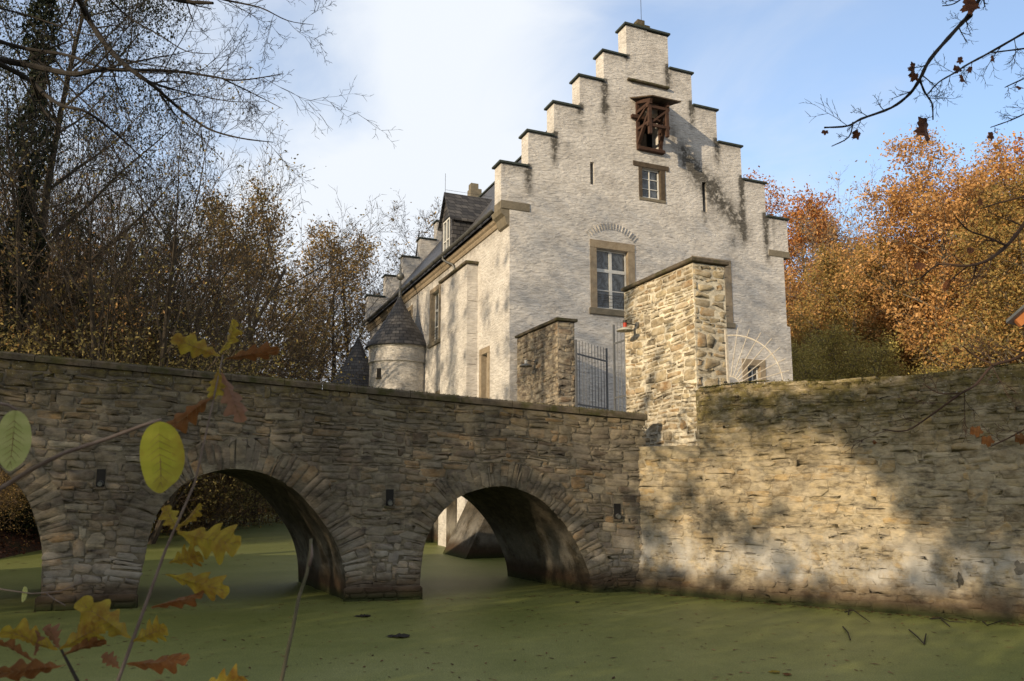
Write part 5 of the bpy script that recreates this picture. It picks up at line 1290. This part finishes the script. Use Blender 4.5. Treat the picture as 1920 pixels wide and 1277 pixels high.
# ---- things afloat
def floater(name, label, cat, x, y, size, kind, mat, ang, group=None):
    P = on_water(x, y); shp = leaf_shape(kind, 26); mb = MB(); c, s = cos(ang), sin(ang)
    V_ = [(P.x+(u-.5)*size*c-v*size*s, P.y+(u-.5)*size*s+v*size*c, .012+.05*size*sin(u*5+v*4)**2) for u, v in shp]+[(P.x, P.y, .02)]
    mb.add(V_, [(i, (i+1) % 26, 26) for i in range(26)]); return tag(mb.build(name, mat), label, cat, group)
floater('dark_leaf_cluster', 'large dark sunken leaf afloat below the middle pier', 'leaf', 745, 1194, .42, 'oak', M['dark_room'], .1)
floater('dark_leaf_cluster', 'smaller black leaf afloat just under the middle pier', 'leaf', 678, 1156, .34, 'oak', M['dark_room'], .4)
floater('floating_leaf', 'orange leaf afloat near the bottom right, left of a brown one', 'leaf', 1450, 1262, .17, 'oak', M['oak_yellow'], .1)
floater('floating_leaf', 'brown leaf afloat near the bottom right, right of an orange one', 'leaf', 1475, 1267, .15, 'oak', M['oak_brown'], 1.1)
floater('floating_leaf', 'dark leaf afloat in front of the right arch', 'leaf', 1082, 1130, .12, 'oval', M['dark_room'], .5)
for lb, pts in [('forked black twig afloat at the foot of the moat wall', [[(1583, 1150), (1600, 1149), (1615, 1158), (1630, 1171)], [(1590, 1155), (1592, 1148)]]),
                ('straight black stick afloat in front of the moat wall', [[(1580, 1178), (1590, 1192), (1594, 1203)]]),
                ('black vee shaped twig afloat', [[(1704, 1184), (1720, 1200), (1732, 1211)], [(1732, 1211), (1736, 1194)]]),
                ('long branched black twig afloat along the wall foot', [[(1743, 1163), (1765, 1164), (1780, 1168), (1812, 1172)], [(1765, 1165), (1780, 1180)]]),
                ('curved black twig afloat nearest the right edge', [[(1842, 1168), (1850, 1178), (1868, 1170), (1878, 1168)]])]:
    mb = MB()
    for p in pts: mb.tube([tuple(on_water(x, y)+Vector((0, 0, .02+.02*(i % 2)))) for i, (x, y) in enumerate(p)], [.013, .011, .009, .006][:len(p)], 5)
    tag(mb.build('floating_twig', M['twig']), lb, 'twig')
rng = np.random.default_rng(17); n = 1100
X = rng.uniform(-9, 11, n); Y = rng.uniform(8.5, 18, n); C = np.stack([X, Y, np.full(n, .008)], 1)
a = rng.uniform(0, 6.28, n); s = rng.uniform(.012, .045, n); el = rng.uniform(.3, 1.4, n)
ax = np.stack([np.cos(a)*s*el*1.6, np.sin(a)*s*el*1.6, np.zeros(n)], 1); bx = np.stack([-np.sin(a)*s*.6, np.cos(a)*s*.6, np.zeros(n)], 1)
v = np.stack([C-ax, C+bx, C+ax, C-bx*.6], 1).reshape(-1, 3)
tag(mesh_np('floating_debris', v, np.arange(n*4).reshape(-1, 4), rng.random(n)**1.5, M['leaf_litter']), 'small scraps of leaf scattered over the duckweed', 'leaf scraps', kind='stuff')
n = 700; t = rng.random(n); k = rng.random(n) < .6; aW = t*9-1.6; aB = t*21-9; dist = np.abs(rng.normal(0, .16, n))+.03
pw = wal_map(aW, np.zeros(n), dist); pb = np.stack([BRI.o[0]+BRI.A[0]*aB+BRI.N[0]*(dist+.12), BRI.o[1]+BRI.A[1]*aB+BRI.N[1]*(dist+.12), 0*aB], -1)
C = np.where(k[:, None], pw, pb); C[:, 2] = .01; a = rng.uniform(0, 6.28, n); s = rng.uniform(.012, .05, n)
ax = np.stack([np.cos(a)*s, np.sin(a)*s, np.zeros(n)], 1); bx = np.stack([-np.sin(a)*s*.6, np.cos(a)*s*.6, np.zeros(n)], 1)
tag(mesh_np('floating_debris', np.stack([C-ax, C+bx, C+ax, C-bx], 1).reshape(-1, 3), np.arange(n*4).reshape(-1, 4), rng.random(n)**1.3, M['leaf_litter']), 'leaf scraps drifted against the foot of wall and bridge', 'leaf scraps', kind='stuff')
n = 260; X = rng.uniform(-24, -8, n); Y = rng.uniform(22, 70, n); C = np.stack([X, Y, np.full(n, .012)], 1); a = rng.uniform(0, 6.28, n)
ax = np.stack([np.cos(a), np.sin(a), 0*a], 1)*.12; bx = np.stack([-np.sin(a), np.cos(a), 0*a], 1)*.05
tag(mesh_np('floating_debris', np.stack([C-ax, C+bx, C+ax, C-bx], 1).reshape(-1, 3), np.arange(n*4).reshape(-1, 4), rng.random(n)*.3, M['leaf_litter']), 'dark scraps afloat beyond the bridge', 'leaf scraps', kind='stuff')

SC.cycles.use_denoising = True; SC.cycles.denoising_prefilter = 'ACCURATE'
SC.cycles.max_bounces = 6; SC.cycles.transparent_max_bounces = 4
